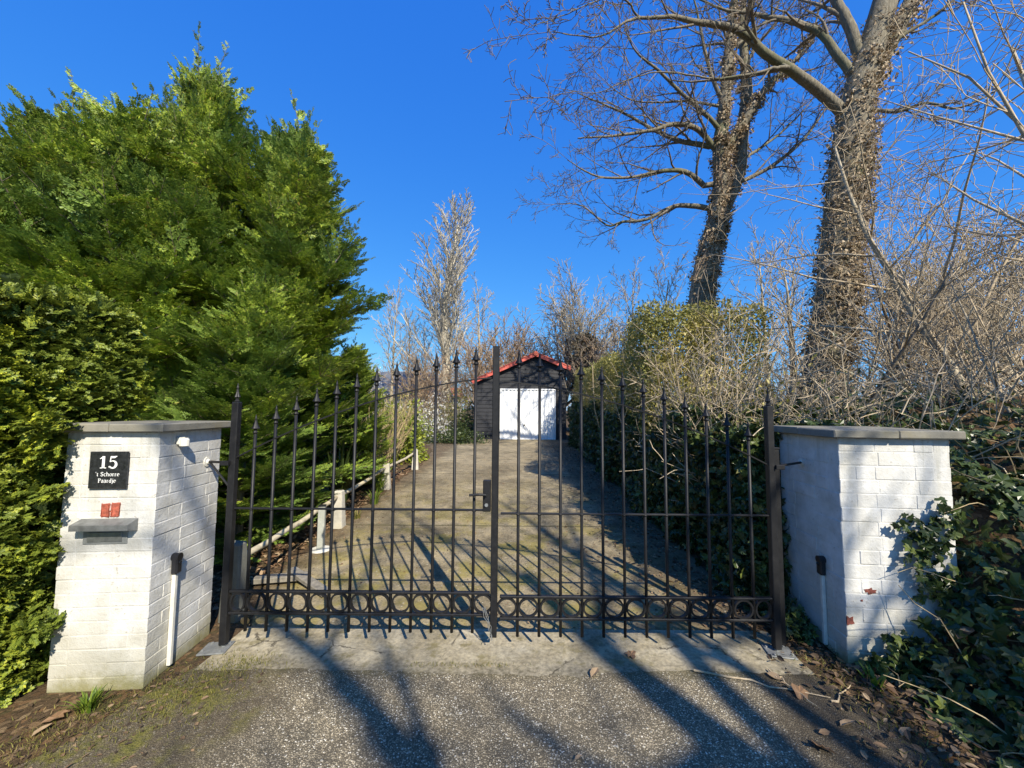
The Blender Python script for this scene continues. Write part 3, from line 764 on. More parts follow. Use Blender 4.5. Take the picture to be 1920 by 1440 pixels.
# ------------------------------------------------------------------ the gate
GY = 2.75
def spear(g, x, z, k=1.0, y=GY):
    lathe(g, [(.0115, -.012), (.0155, -.006), (.0155, 0), (.0105, .006), (.0115, .02), (.028*k, .024), (.0265*k, .028), (.018*k, .043), (.012*k, .06), (.0085*k, .078), (.0065, .088), (.0085, .093), (.006, .10), (.0012, .125)], (x, y, z), 16, lobes=4, amp=.13)
def rail_z(u): return 1.287+1.008*u-.414*u*u
def gate_leaf(x0, x1, dz, label, hinge_left, zt):
    """x0: hinge stile, x1: meeting stile"""
    s = 1 if x1 > x0 else -1
    root = thing('gate_leaf', label, 'gate', (x0, GY, 0), 'two leaves of the spiked driveway gate')
    n = 12; L = x1-x0
    g = Geo(); box(g, (x0, GY, (.03+1.69)/2), (.046, .046, 1.66), ch=.004)
    hs = put('hinge_stile', g, M['gate'], root)
    g = Geo(); spear(g, x0, 1.70, .75); put('finial', g, M['gate'], hs)
    g = Geo(); lathe(g, [(.016, 0), (.016, .05)], (x0, GY, -.01), 12); put('pivot_pin', g, M['steel'], hs)
    xs = [x0+L*(k+1)/(n+1) for k in range(n)]
    g = Geo()
    us = np.linspace(.012, .985, 40); P = np.array([(x0+L*u, GY, rail_z(u)+dz) for u in us])
    V = []
    for p in P:
        for (dy, dzz) in ((-.011, -.0045), (.011, -.0045), (.011, .0045), (-.011, .0045)): V.append(p+np.array([0, dy, dzz]))
    i = np.arange(39)[:, None]*4; k = np.arange(4)[None]; k2 = (k+1) % 4
    g.add(V, [np.stack([i+k, i+k2, i+4+k2, i+4+k], -1).reshape(-1, 4), np.array([(3, 2, 1, 0), (156, 157, 158, 159)])])
    put('arched_rail', g, M['gate'], root)
    for z, h in ((.945+dz, .012), (.382+dz, .016), (.238+dz, .016)):
        g = Geo(); box(g, ((x0+x1)/2, GY, z), (abs(L)-.05, .03 if h > .012 else .024, h), ch=.003); put('cross_rail', g, M['gate'], root)
    for k, x in enumerate(xs):
        u = (x-x0)/L; top = rail_z(u)+dz+.115
        g = Geo(); tubes(g, [(np.array([(x, GY, .118+dz), (x, GY, .6), (x, GY, top)]), .0105)], 12)
        lathe(g, [(.0125, 0), (.015, .006), (.0125, .012)], (x, GY, .945+dz-.012), 12)
        b = put('bar', g, M['gate'], root, smooth=True)
        g = Geo(); spear(g, x, top); put('spear_head', g, M['gate'], b, smooth=True)
    a = np.linspace(0, 2*math.pi, 33)
    ends = [x0]+xs+[x1]
    for k in range(n+1):
        xl, xr = sorted((ends[k], ends[k+1]))
        if k == 0: xl, xr = (xl+.025, xr) if s > 0 else (xl, xr-.025)
        c = (xl+xr)/2; r = min(.0625, (xr-xl)/2-.0115); g = Geo(); V = []
        for t in a[:-1]:
            for (dr_, dy) in ((-.006, -.011), (.006, -.011), (.006, .011), (-.006, .011)): V.append((c+(r+dr_)*math.cos(t), GY+dy, .31+dz+(.0605+dr_)*math.sin(t)))
        i = np.arange(32)[:, None]*4; j = ((np.arange(32)+1) % 32)[:, None]*4; kk = np.arange(4)[None]; k2 = (kk+1) % 4
        g.add(V, np.stack([i+kk, i+k2, j+k2, j+kk], -1).reshape(-1, 4)); put('ring', g, M['gate'], root)
    return root
LG = gate_leaf(-1.965, -.118, 0, 'black iron gate leaf with lock box and tall meeting stile, hung beside the plaque pillar', True, 2.1)
g = Geo(); box(g, (-.115, GY, 1.1), (.046, .046, 2.01), ch=.004); put('meeting_stile', g, M['gate'], LG)
g = Geo(); box(g, (-.17, GY, 1.045), (.056, .04, .215), ch=.004); lk = put('lock_box', g, M['gate'], LG)
g = Geo(); tubes(g, [(np.array([(-.175, GY-.02, 1.06), (-.175, GY-.055, 1.06)]), .009), (np.array([(-.175, GY-.052, 1.06), (-.22, GY-.056, 1.063), (-.29, GY-.056, 1.058)]), .009)], 10)
lathe(g, [(.02, 0), (.02, .005)], (-.175, GY-.02, 1.06), 12, (0, -1, 0)); put('lever_handle', g, M['gate'], lk)
g = Geo(); lathe(g, [(.012, 0), (.012, .012)], (-.172, GY-.02, .985), 12, (0, -1, 0)); put('lock_cylinder', g, M['steel'], lk)
g = Geo()
for k in range(3):
    r3 = np.random.default_rng(k); pts = [(-.17-.01*k, GY-.03, .30)]
    for q in range(7): pts.append((pts[-1][0]+r3.normal(.006, .012), GY-.035-.01*r3.random(), .30-.03*(q+1)))
    tubes(g, [(np.array(pts), .0022)], 5)
put('cable', g, M['zinc'], LG)
RG = gate_leaf(1.832, -.098, -.022, 'black iron gate leaf without lock box, hung beside the ivy covered pillar', False, 2.0)
g = Geo(); box(g, (-.102, GY+.048, 1.06), (.022, .034, 1.78), ch=.003); put('meeting_stile', g, M['gate'], RG)
# fixed black post behind the right hinge stile
gp = thing('gate_post', 'stout black steel post close to the ivy covered pillar', 'gate post', (1.915, 2.83, 0))
g = Geo(); box(g, (1.90, 2.82, .69), (.06, .06, 1.38), ch=.005)
put('post', g, M['gate'], gp)
g = Geo(); box(g, (1.90, 2.82, 1.386), (.068, .068, .012), ch=.004); put('post_cap', g, M['gate'], gp)
for x, y, r, lab in ((-2.0, 2.73, .15, 'galvanised floor plate under the gate leaf beside the plaque pillar'), (1.84, 2.74, -.2, 'galvanised floor plate under the gate leaf beside the ivy pillar')):
    t = thing('floor_plate', lab, 'floor plate', (x, y, 0), 'floor plates under the gate hinges')
    g = Geo(); box(g, (x, y, .013), (.17, .14, .01), rot=r, ch=.002); put('plate', g, M['zinc'], t)
    for sx in (-.06, .06):
        for sy in (-.045, .045):
            g = Geo(); lathe(g, [(.009, 0), (.009, .008), (.006, .01)], (x+sx, y+sy, .017), 6); put('bolt', g, M['zinc'], t)

# ------------------------------------------------------------------ drive edge: rail fence, bollard, loose plank, stub post
F0 = np.array([-2.26, 3.0]); posts = [(-2.31, 5.25), (-2.375, 7.4), (-2.33, 9.4)]
FB = thing('rail_fence', 'low pole fence on white concrete posts along the left edge of the drive', 'fence', (-2.31, 5.25, gz(5.25)))
for k, (x, y) in enumerate(posts):
    g = Geo(); r5 = np.random.default_rng(k)
    box(g, (x, y, gz(y)+.225), (.17, .15, .51), ch=.014, taper=.62, jit=.003, rng=r5, rot=.1*k); put('post', g, M['postc'], FB)
g = Geo(); ll = []
pp = [(-2.27, 3.25, .40)]+[(x-.02, y, gz(y)+.40) for x, y in posts]
for a, b in zip(pp[:-1], pp[1:]):
    a = np.array(a); b = np.array(b); t = np.linspace(-.02, 1.02, 9)[:, None]; P = a+(b-a)*t
    P[:, 2] -= .025*np.sin(np.clip(t[:, 0], 0, 1)*math.pi); P += np.random.default_rng(int(a[1]*10)).normal(0, .004, P.shape)
    g = Geo(); tubes(g, [(P, .027)], 10); put('rail', g, M['rail'], FB, smooth=True)
bp = np.array([-2.155, 4.47, gz(4.47)])
t = thing('bollard', 'short square grey green metal bollard with a round foot beside the drive', 'bollard', bp)
g = Geo(); box(g, bp+np.array([0, 0, .245]), (.072, .072, .49), rot=.25, ch=.004); put('column', g, M['bollard'], t)
g = Geo(); box(g, bp+np.array([0, 0, .496]), (.076, .076, .014), rot=.25, ch=.003); put('column_cap', g, M['plastic'], t)
g = Geo(); lathe(g, [(.115, .004), (.115, .014), (.10, .018)], bp, 20); put('foot_plate', g, M['pvc'], t)
sp = np.array([-2.17, 3.12, gz(3.12)])
g = Geo(); box(g, sp+np.array([0, 0, .27]), (.15, .13, .62), ch=.012, taper=.72, jit=.002, rng=rng)
single('concrete_post', g, M['kerb'], 'grey mossy concrete stub post right behind the gate beside the plaque pillar', 'concrete post', sp)
g = Geo(); a = gnd(475, 1098)+np.array([0, 0, .05]); b = gnd(575, 1092)+np.array([0, 0, .06]); bar(g, a, b, .10, .05, .006)
single('wooden_board', g, M['wood'], 'grey weathered board lying behind the lower rings of the left leaf', 'board', (a+b)/2-np.array([0, 0, .05]), 'boards lying behind the gate')
g = Geo(); a = gnd(545, 1086)+np.array([0, 0, .09]); b = gnd(612, 1120)+np.array([0, 0, .035]); bar(g, a, b, .09, .04, .006)
single('wooden_board', g, M['wood'], 'short grey board propped aslant on the longer board behind the gate', 'board', (a+b)/2-np.array([0, 0, .05]), 'boards lying behind the gate')

# ------------------------------------------------------------------ garage at the end of the drive
gy0 = 16.35; gzb = gz(gy0)
GA = thing('garage', 'black boarded garage with white door and red tiled roof at the end of the drive', 'garage', (.3, gy0, gzb))
def gp_(px, py): 
    q = at(px, py, gy0); return q[0], q[2]
xl, xr = gp_(889, 800)[0], gp_(1062, 800)[0]; dx0, dx1 = gp_(937, 800)[0], gp_(1042, 800)[0]
dzt = gp_(990, 729)[1]; rx, rz = gp_(1004, 664); el = gp_(889, 714)[1]; er = gp_(1068, 690)[1]; depth = 6.0
zt = lambda x: el+(rz-el)*(x-xl)/(rx-xl) if x < rx else rz+(er-rz)*(x-rx)/(xr+.1-rx)
g = Geo(); bh = .165; r6 = np.random.default_rng(9)
def board(x0, x1, z0, z1):
    z1a, z1b = min(z1, zt(x0)-.05), min(z1, zt(x1)-.05)
    if max(z1a, z1b) <= z0+.02: return
    y0 = gy0; V = [(x0, y0, z0), (x1, y0, z0), (x1, y0+.02, max(z1b, z0)), (x0, y0+.02, max(z1a, z0)), (x0, y0+.05, z0), (x1, y0+.05, z0), (x1, y0+.05, max(z1b, z0)), (x0, y0+.05, max(z1a, z0))]
    V = np.array(V)+np.array([0, r6.normal(0, .002), 0])
    g.add(V, [np.array([(0, 1, 2, 3), (0, 4, 5, 1), (3, 2, 6, 7), (0, 3, 7, 4), (1, 5, 6, 2)])])
z = gzb
while z < rz:
    if z+bh*.5 < dzt: board(xl, dx0-.06, z, z+bh-.008); board(dx1+.06, xr, z, z+bh-.008)
    else:
        c = [xl]+list(np.linspace(xl+.4, rx, 6))+list(np.linspace(rx, xr, 5)[1:])
        for a, b in zip(c[:-1], c[1:]): board(a, b, z, z+bh-.008)
    z += bh
put('front_wall', g, M['board'], GA)
for x in (xl, xr-.05):
    g = Geo(); ztp = zt(x+.02)-.06; box(g, (x+.025, gy0+depth/2+.06, (gzb+ztp)/2), (.05, depth, ztp-gzb), ch=.004)
    put('side_wall', g, M['board'], GA)
g = Geo(); box(g, ((xl+xr)/2, gy0+depth, (gzb+el)/2), (xr-xl, .05, el-gzb), ch=.004); put('back_wall', g, M['board'], GA)
for x in (xl+.05, dx0-.035, dx1+.035):
    g = Geo(); zz = min(zt(x)-.08, dzt+.06 if x > xl+.1 else 99); box(g, (x, gy0-.022, (gzb+zz)/2), (.07, .05, zz-gzb), ch=.004); put('corner_board', g, M['board'], GA)
# door of upright ribs
g = Geo(); nb = 15; w = (dx1-dx0)/nb; V = []; F = []
prof = []
for k in range(nb):
    x = dx0+k*w; prof += [(x, .0), (x+w*.55, .0), (x+w*.65, .03), (x+w*.9, .03)]
prof.append((dx1, 0)); n = len(prof)
for z in (gzb+.03, dzt-.05): V += [(x, gy0+.005+d, z) for x, d in prof]
i = np.arange(n-1); g.add(V, np.stack([i, i+1, i+n+1, i+n], 1))
dr_ = put('garage_door', g, M['door'], GA)
g = Geo()
box(g, ((dx0+dx1)/2, gy0-.004, dzt-.025), (dx1-dx0, .03, .05), ch=.003)
box(g, ((dx0+dx1)/2, gy0-.004, gzb+.022), (dx1-dx0, .03, .04), ch=.003)
for x in (dx0+.015, dx1-.015): box(g, (x, gy0-.004, (gzb+dzt)/2), (.03, .028, dzt-gzb-.1), ch=.003)
put('door_frame', g, M['door'], dr_)
g = Geo(); lathe(g, [(.035, 0), (.035, .01), (.012, .012), (.012, .03), (.03, .035), (.03, .045)], (gp_(983, 800)[0], gy0-.002, gp_(983, 797)[1]), 12, (0, -1, 0)); put('handle', g, M['plastic'], dr_)
# roof: two tiled slopes with rolled pantiles
def slope(xa, za, xb, zb, nm):
    g = Geo(); L = math.hypot(xb-xa, zb-za); d = np.array([(xb-xa)/L, 0, (zb-za)/L]); nn = np.array([-d[2], 0, d[0]]); nn = nn if nn[2] > 0 else -nn
    rows = int(L/.3)+1; wy = .21; cols = int((depth+.3)/wy)
    tp = np.array([(0, .0), (.2, .045), (.45, .02), (.8, .0), (1, .012)])
    for r in range(rows):
        s0 = L*r/rows; s1 = min(L, L*(r+1)/rows+.04)
        for c in range(cols):
            y = gy0-.22+c*wy; V = []
            for s, lift in ((s0, .05), (s1, .02)):
                for t, h in tp: V.append(np.array([xa, y+t*wy, za])+d*s+nn*(h+lift))
            for t, h in tp: V.append(np.array([xa, y+t*wy, za])+d*s0+nn*(h+.03))
            i = np.arange(4); g.add(V, [np.stack([i, i+1, i+6, i+5], 1), np.stack([i+10, i+11, i+1, i], 1), np.array([[0, 5, 10]])] if False else [np.stack([i, i+1, i+6, i+5], 1), np.stack([i+10, i+11, i+1, i], 1)])
    return g
RF = put('roof', slope(xl-.06, el-.04, rx, rz, 'l'), M['tile'], GA)
g = slope(xr+.14, er-.02, rx, rz, 'r'); put('roof_slope', g, M['tile'], RF)
g = Geo(); lathe(g, [(.10, 0), (.10, depth+.3)], (rx, gy0-.24, rz+.0), 10, (0, 1, 0)); put('ridge', g, M['tile'], RF)
for (a, b) in (((xl-.10, gy0-.2, el-.075), (rx, gy0-.2, rz-.035)), ((xr+.16, gy0-.2, er-.065), (rx, gy0-.2, rz-.035))):
    g = Geo(); a = np.array(a); b = np.array(b); dd = (b-a)/np.linalg.norm(b-a); nn = np.array([-dd[2], 0, dd[0]]); nn = nn if nn[2] > 0 else -nn
    V = [a-nn*.07, b-nn*.07, b+nn*.055, a+nn*.055]; V = V+[v+np.array([0, .03, 0]) for v in V]
    g.add(V, np.array([(0, 1, 2, 3), (7, 6, 5, 4), (0, 4, 5, 1), (1, 5, 6, 2), (2, 6, 7, 3), (3, 7, 4, 0)])); put('verge_board', g, M['verge'], RF)

# ------------------------------------------------------------------ far house, left of the garage
hy = 30.0
HO = thing('house', 'far house with grey slate roof seen between the conifer and the poplar', 'house', (at(735, 740, hy)[0], hy, .5))
def hp(px, py, Y=hy): return at(px, py, Y)
hx0, hx1 = hp(655, 700)[0], hp(815, 700)[0]; hzr = hp(700, 688)[2]; hze = hp(700, 737)[2]
g = Geo(); box(g, ((hx0+hx1)/2, hy+4, (.5+hze)/2), (hx1-hx0-.6, 7.4, hze-.5), ch=.02); put('wall', g, M['plaster'], HO)
g = Geo(); V = [(hx0, hy-.3, hze-.1), (hx1+1, hy-.3, hze-.1), (hx1-1.2, hy+4, hzr), (hx0, hy+4, hzr), (hx0, hy+8.3, hze-.1), (hx1+1, hy+8.3, hze-.1)]
g.add(V, [np.array([(0, 1, 2, 3), (3, 2, 5, 4), (0, 4, 5, 1)]), np.array([(1, 5, 2), (0, 3, 4)])]); rf = put('roof', g, M['roofgrey'], HO)
g = Geo(); f = .45; c = np.array([hp(682, 706, hy+1.6)[0], hy-.3+4.3*f, hze-.1+(hzr-hze+.1)*f]); th = math.atan2(hzr-hze+.1, 4.3)
box(g, c+np.array([0, -.02, .06]), (.8, 1.1, .1), M=np.array([[1, 0, 0], [0, math.cos(th), -math.sin(th)], [0, math.sin(th), math.cos(th)]]), ch=.01); rw = put('roof_window', g, M['door'], rf)
g = Geo(); box(g, c+np.array([0, -.05, .12]), (.6, .9, .03), M=np.array([[1, 0, 0], [0, math.cos(th), -math.sin(th)], [0, math.sin(th), math.cos(th)]]), ch=.01); put('pane', g, M['glassy'], rw)
hy2 = 34.0; x0, x1 = at(818, 735, hy2)[0], at(850, 735, hy2)[0]; zr, ze = at(834, 724, hy2)[2], at(834, 740, hy2)[2]
H2 = thing('house', 'sliver of a far house with orange roof left of the garage', 'house', ((x0+x1)/2, hy2, .5))
g = Geo(); box(g, ((x0+x1)/2, hy2+3, (.5+ze)/2), (x1-x0, 5.5, ze-.5), ch=.02); put('wall', g, M['plaster'], H2)
g = Geo(); V = [(x0-.3, hy2-.2, ze-.1), (x1+.3, hy2-.2, ze-.1), (x1+.3, hy2+3, zr), (x0-.3, hy2+3, zr), (x0-.3, hy2+6, ze-.1), (x1+.3, hy2+6, ze-.1)]
g.add(V, [np.array([(0, 1, 2, 3), (3, 2, 5, 4), (0, 4, 5, 1)]), np.array([(1, 5, 2), (0, 3, 4)])]); put('roof', g, plain('orange_roof_tiles', (.42, .13, .045), .8, 0, 8, .25, .2), H2)

# ================================================================== vegetation
L_CON = leaf_mat('conifer_sprays', [(0, (.15, .22, .03)), (.35, (.28, .39, .04)), (.7, (.43, .54, .05)), (.95, (.60, .66, .08)), (1, (.5, .32, .09))], .5, .25, (.16, .26, .055), .6, .5, (.045, .085, .022), 4.2)
L_CLIP = leaf_mat('clipped_conifer_sprays', [(0, (.10, .14, .018)), (.4, (.26, .32, .03)), (.75, (.44, .49, .04)), (1, (.68, .66, .05))], .5, .22, (.15, .20, .03), 1.4, .5, (.05, .085, .02), 7)
L_IVY = leaf_mat('ivy_leaves', [(0, (.020, .035, .012)), (.45, (.042, .066, .018)), (.8, (.075, .105, .026)), (.95, (.15, .18, .04)), (1, (.22, .18, .07))], .36, .15, None, 1, .4)
L_IVYT = leaf_mat('old_trunk_ivy', [(0, (.09, .075, .035)), (.2, (.22, .16, .09)), (.5, (.35, .255, .15)), (.85, (.45, .345, .22)), (1, (.52, .42, .29))], .6, .15)
L_IVB = leaf_mat('dark_brown_ivy', [(0, (.03, .03, .014)), (.5, (.085, .065, .035)), (.85, (.16, .115, .065)), (1, (.24, .18, .11))], .5, .1)
L_PRIV = leaf_mat('privet_leaves', [(0, (.13, .125, .03)), (.4, (.30, .265, .06)), (.75, (.46, .39, .11)), (1, (.56, .46, .17))], .45, .35, (.20, .21, .05), .8)
L_DRY = leaf_mat('dry_leaves', [(0, (.075, .040, .020)), (.4, (.17, .09, .045)), (.75, (.29, .18, .095)), (1, (.42, .32, .20))], .7, .15)
L_GRN = leaf_mat('fresh_green_leaves', [(0, (.06, .11, .012)), (.5, (.13, .20, .02)), (1, (.24, .30, .04))], .45, .3)
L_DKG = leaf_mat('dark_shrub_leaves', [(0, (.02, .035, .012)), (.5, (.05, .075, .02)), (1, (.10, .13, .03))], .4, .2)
L_LIT = leaf_mat('rotting_leaves', [(0, (.035, .024, .014)), (.5, (.09, .056, .03)), (.85, (.17, .105, .055)), (1, (.30, .21, .12))], .75, .05)
L_BLO = leaf_mat('white_blossom', [(0, (.55, .52, .44)), (.5, (.72, .70, .62)), (1, (.85, .84, .80))], .7, .3)
L_MOSS = leaf_mat('moss_and_short_grass', [(0, (.06, .07, .012)), (.5, (.16, .155, .025)), (.85, (.27, .24, .05)), (1, (.30, .22, .10))], .7, .25)
B_BIG = bark_mat('grey_brown_bark', [(.25, (.07, .06, .042)), (.5, (.165, .142, .10)), (.75, (.29, .255, .19))], green=(.10, .105, .045))
B_TWIG = bark_mat('pale_twig_bark', [(.25, (.26, .20, .125)), (.5, (.42, .335, .22)), (.75, (.58, .48, .34))], bs=.2)
B_DARK = bark_mat('dark_twig_bark', [(.25, (.085, .07, .05)), (.5, (.17, .14, .102)), (.75, (.29, .245, .185))], bs=.2)
B_RED = bark_mat('reddish_twig_bark', [(.25, (.19, .13, .085)), (.5, (.31, .225, .15)), (.75, (.45, .35, .25))], bs=.2)
B_GREY = bark_mat('silvery_bark', [(.25, (.21, .175, .12)), (.5, (.36, .305, .215)), (.75, (.50, .44, .33))], bs=.2)
B_PALE = bark_mat('pale_poplar_bark', [(.25, (.30, .265, .20)), (.5, (.47, .425, .335)), (.75, (.62, .57, .47))], bs=.2)
B_STRAW = bark_mat('straw_stems', [(.25, (.20, .15, .075)), (.5, (.34, .26, .14)), (.75, (.48, .39, .24))], bs=.2)

def urand(rng, n): return norm(rng.normal(size=(n, 3)))

# ------------------------------------------------------------------ conifers
def conifer_meshes(seed, H, R, lean=(0, 0), nbr=140):
    rng = np.random.default_rng(seed); br = []; SP = []; SD = []; SN = []; SS = []
    axis = lambda f: np.array([lean[0]*f*f, lean[1]*f*f, H*f])
    tr = [(np.array([axis(f) for f in np.linspace(0, 1, 12)]), np.linspace(.13, .012, 12))]
    phi = 0
    def put_s(p, d, n, sz): SP.append(p); SD.append(d); SN.append(n); SS.append(sz)
    def plume(q, T, l, up, sz):
        """a shoot clothed in flat sprays, longest in its middle"""
        m = max(2, int(l/.085)); P = [q]; d = T
        for i in range(m): d = norm(d+np.array([0, 0, .03])+rng.normal(0, .05, 3)); P.append(P[-1]+d*l/m)
        br.append((np.array(P), np.linspace(.005, .0015, m+1)))
        for i in range(m):
            f = i/m; sd = norm(np.cross(d, up)); k = sz*(1.05-.55*f)
            for sg in (-1, 1):
                put_s(P[i], norm(d*.85+sd*sg*rng.uniform(.35, .75)+rng.normal(0, .10, 3)), norm(up+rng.normal(0, .22, 3)), k*rng.uniform(.75, 1.2))
        put_s(P[-1], d, up, sz*.7)
    for k in range(nbr):
        h = .015+.985*((k+rng.random())/nbr)**.92; phi += 2.399+rng.normal(0, .3)
        L = R*max(0., 1-h**2.6)**.75*(.95-.2*max(0, .18-h)/.18)*rng.uniform(.5, 1.35)+.16
        el = R_(2+62*h**2+rng.normal(0, 9)); d = np.array([math.cos(phi)*math.cos(el), math.sin(phi)*math.cos(el), math.sin(el)])
        n = max(5, int(L/.13)); P = [axis(h*.97)]
        for i in range(n-1):
            d = norm(d+np.array([0, 0, .055-.02*h])+rng.normal(0, .05, 3)); P.append(P[-1]+d*L/(n-1))
        P = np.array(P); br.append((P, np.linspace(.004+.012*L, .003, n)))
        s = max(.0, .2-.1*h)*L; sg = 1
        while s < L*.97:
            t = s/L; x = t*(n-1); i = min(int(x), n-2); q = P[i]+(P[i+1]-P[i])*(x-i); T = norm(P[i+1]-P[i])
            side = norm(np.cross(T, [0, 0, 1.0])); up = np.cross(side, T); sg = -sg
            an = R_(rng.uniform(30, 55)); l = (.46*(1-.6*t)+.10)*rng.uniform(.65, 1.25)
            plume(q, norm(T*math.cos(an)+norm(side*sg+up*rng.normal(.1, .28))*math.sin(an)), l, norm(up+rng.normal(0, .2, 3)), .235)
            s += .092
        plume(P[-1], d, rng.uniform(.12, .34), norm(np.cross(norm(np.cross(d, [0, 0, 1.])), d)), .15)
    for _ in range(14):                                   # shoots standing out of the top
        f = rng.uniform(.74, .98); a = rng.uniform(0, 6.28); q = axis(f)+np.array([math.cos(a), math.sin(a), 0])*rng.uniform(.0, .6)*R*(1-f**3)
        d = norm(np.array([rng.normal(-.18, .2), rng.normal(0, .2), 1])); l = rng.uniform(.6, 1.25); P = [q]
        for i in range(7): d = norm(d+rng.normal(0, .08, 3)); P.append(P[-1]+d*l/7)
        P = np.array(P); br.append((P, np.linspace(.010, .002, 8)))
        m = int(l/.05)
        for i in range(m):
            t = i/m; x = t*6.99; j = int(x); q = P[j]+(P[j+1]-P[j])*(x-j); b = rng.uniform(0, 6.28)
            put_s(q, np.array([math.cos(b)*.7, math.sin(b)*.7, .95]), urand(rng, 1)[0], (.24-.15*t)*rng.uniform(.6, 1.2))
    tg = tubes(Geo(), tr, 8); bg = tubes(Geo(), br, 3); lg = Geo()
    SP, SD, SN, SS = map(np.array, (SP, SD, SN, SS)); which = rng.integers(0, 3, len(SP))
    for w in range(3):
        tv, tf = spray_template(np.random.default_rng(seed*10+w), 6, .06, .44); mk = which == w
        stamp(lg, tv, tf, SP[mk], SD[mk], SN[mk], SS[mk])
    return tg, bg, lg

CON = []
for i, (sd_, H, R, ln) in enumerate(((11, 6.2, 1.35, (.1, 0)), (12, 6.4, 1.15, (-.15, .1)), (13, 5.6, 1.25, (.15, .15)))):
    CON.append([g.mesh(nm, smooth=(nm != 'foliage')) for g, nm in zip(conifer_meshes(sd_, H, R, ln), ('trunk', 'branches', 'foliage'))])
    CON[-1][0].materials.append(B_DARK); CON[-1][1].materials.append(B_DARK); CON[-1][2].materials.append(L_CON)
def con_tree(k, x, y, rot, sc, label):
    t = thing('conifer', label, 'conifer', (x, y, gz(y)-.02), 'tall feathery conifers on the left')
    t.rotation_euler = (0, 0, rot); t.scale = sc if isinstance(sc, tuple) else (sc,)*3
    for me, nm in zip(CON[k], ('trunk', 'branches', 'foliage')):
        o = bpy.data.objects.new(nm, me); COL.objects.link(o); o.parent = t
con_tree(0, -3.45, 5.75, .3, (1.0, 1.0, .92), 'broad conifer nearest the driveway, its side boughs reaching right into the sky')
con_tree(1, -4.45, 5.45, 2.1, (.82, .82, .97), 'tallest dark conifer with a narrow pointed leader, left of the broadest one')
con_tree(2, -5.0, 4.95, 4.0, (1.05, 1.05, .92), 'wind bent conifer with a wispy top, left of the tallest conifer')
con_tree(0, -5.75, 4.7, 1.7, (1, 1, .83), 'conifer whose top leans left at the edge of the photo')
con_tree(1, -6.6, 5.0, 5.1, (1, 1, .78), 'leftmost conifer, cut by the edge of the photo')
con_tree(2, -4.2, 6.9, 2.9, .93, 'conifer standing behind the broad one, mostly hidden')
con_tree(1, -5.9, 6.6, .9, 1.0, 'dark conifer deep in the row behind the others')
con_tree(2, -3.05, 4.35, 5.5, (.62, .62, .52), 'low young conifer with drooping green boughs beside the pole fence')
con_tree(0, -3.0, 7.3, 4.4, (.5, .5, .42), 'small conifer at the back end of the row near the strappy plants')

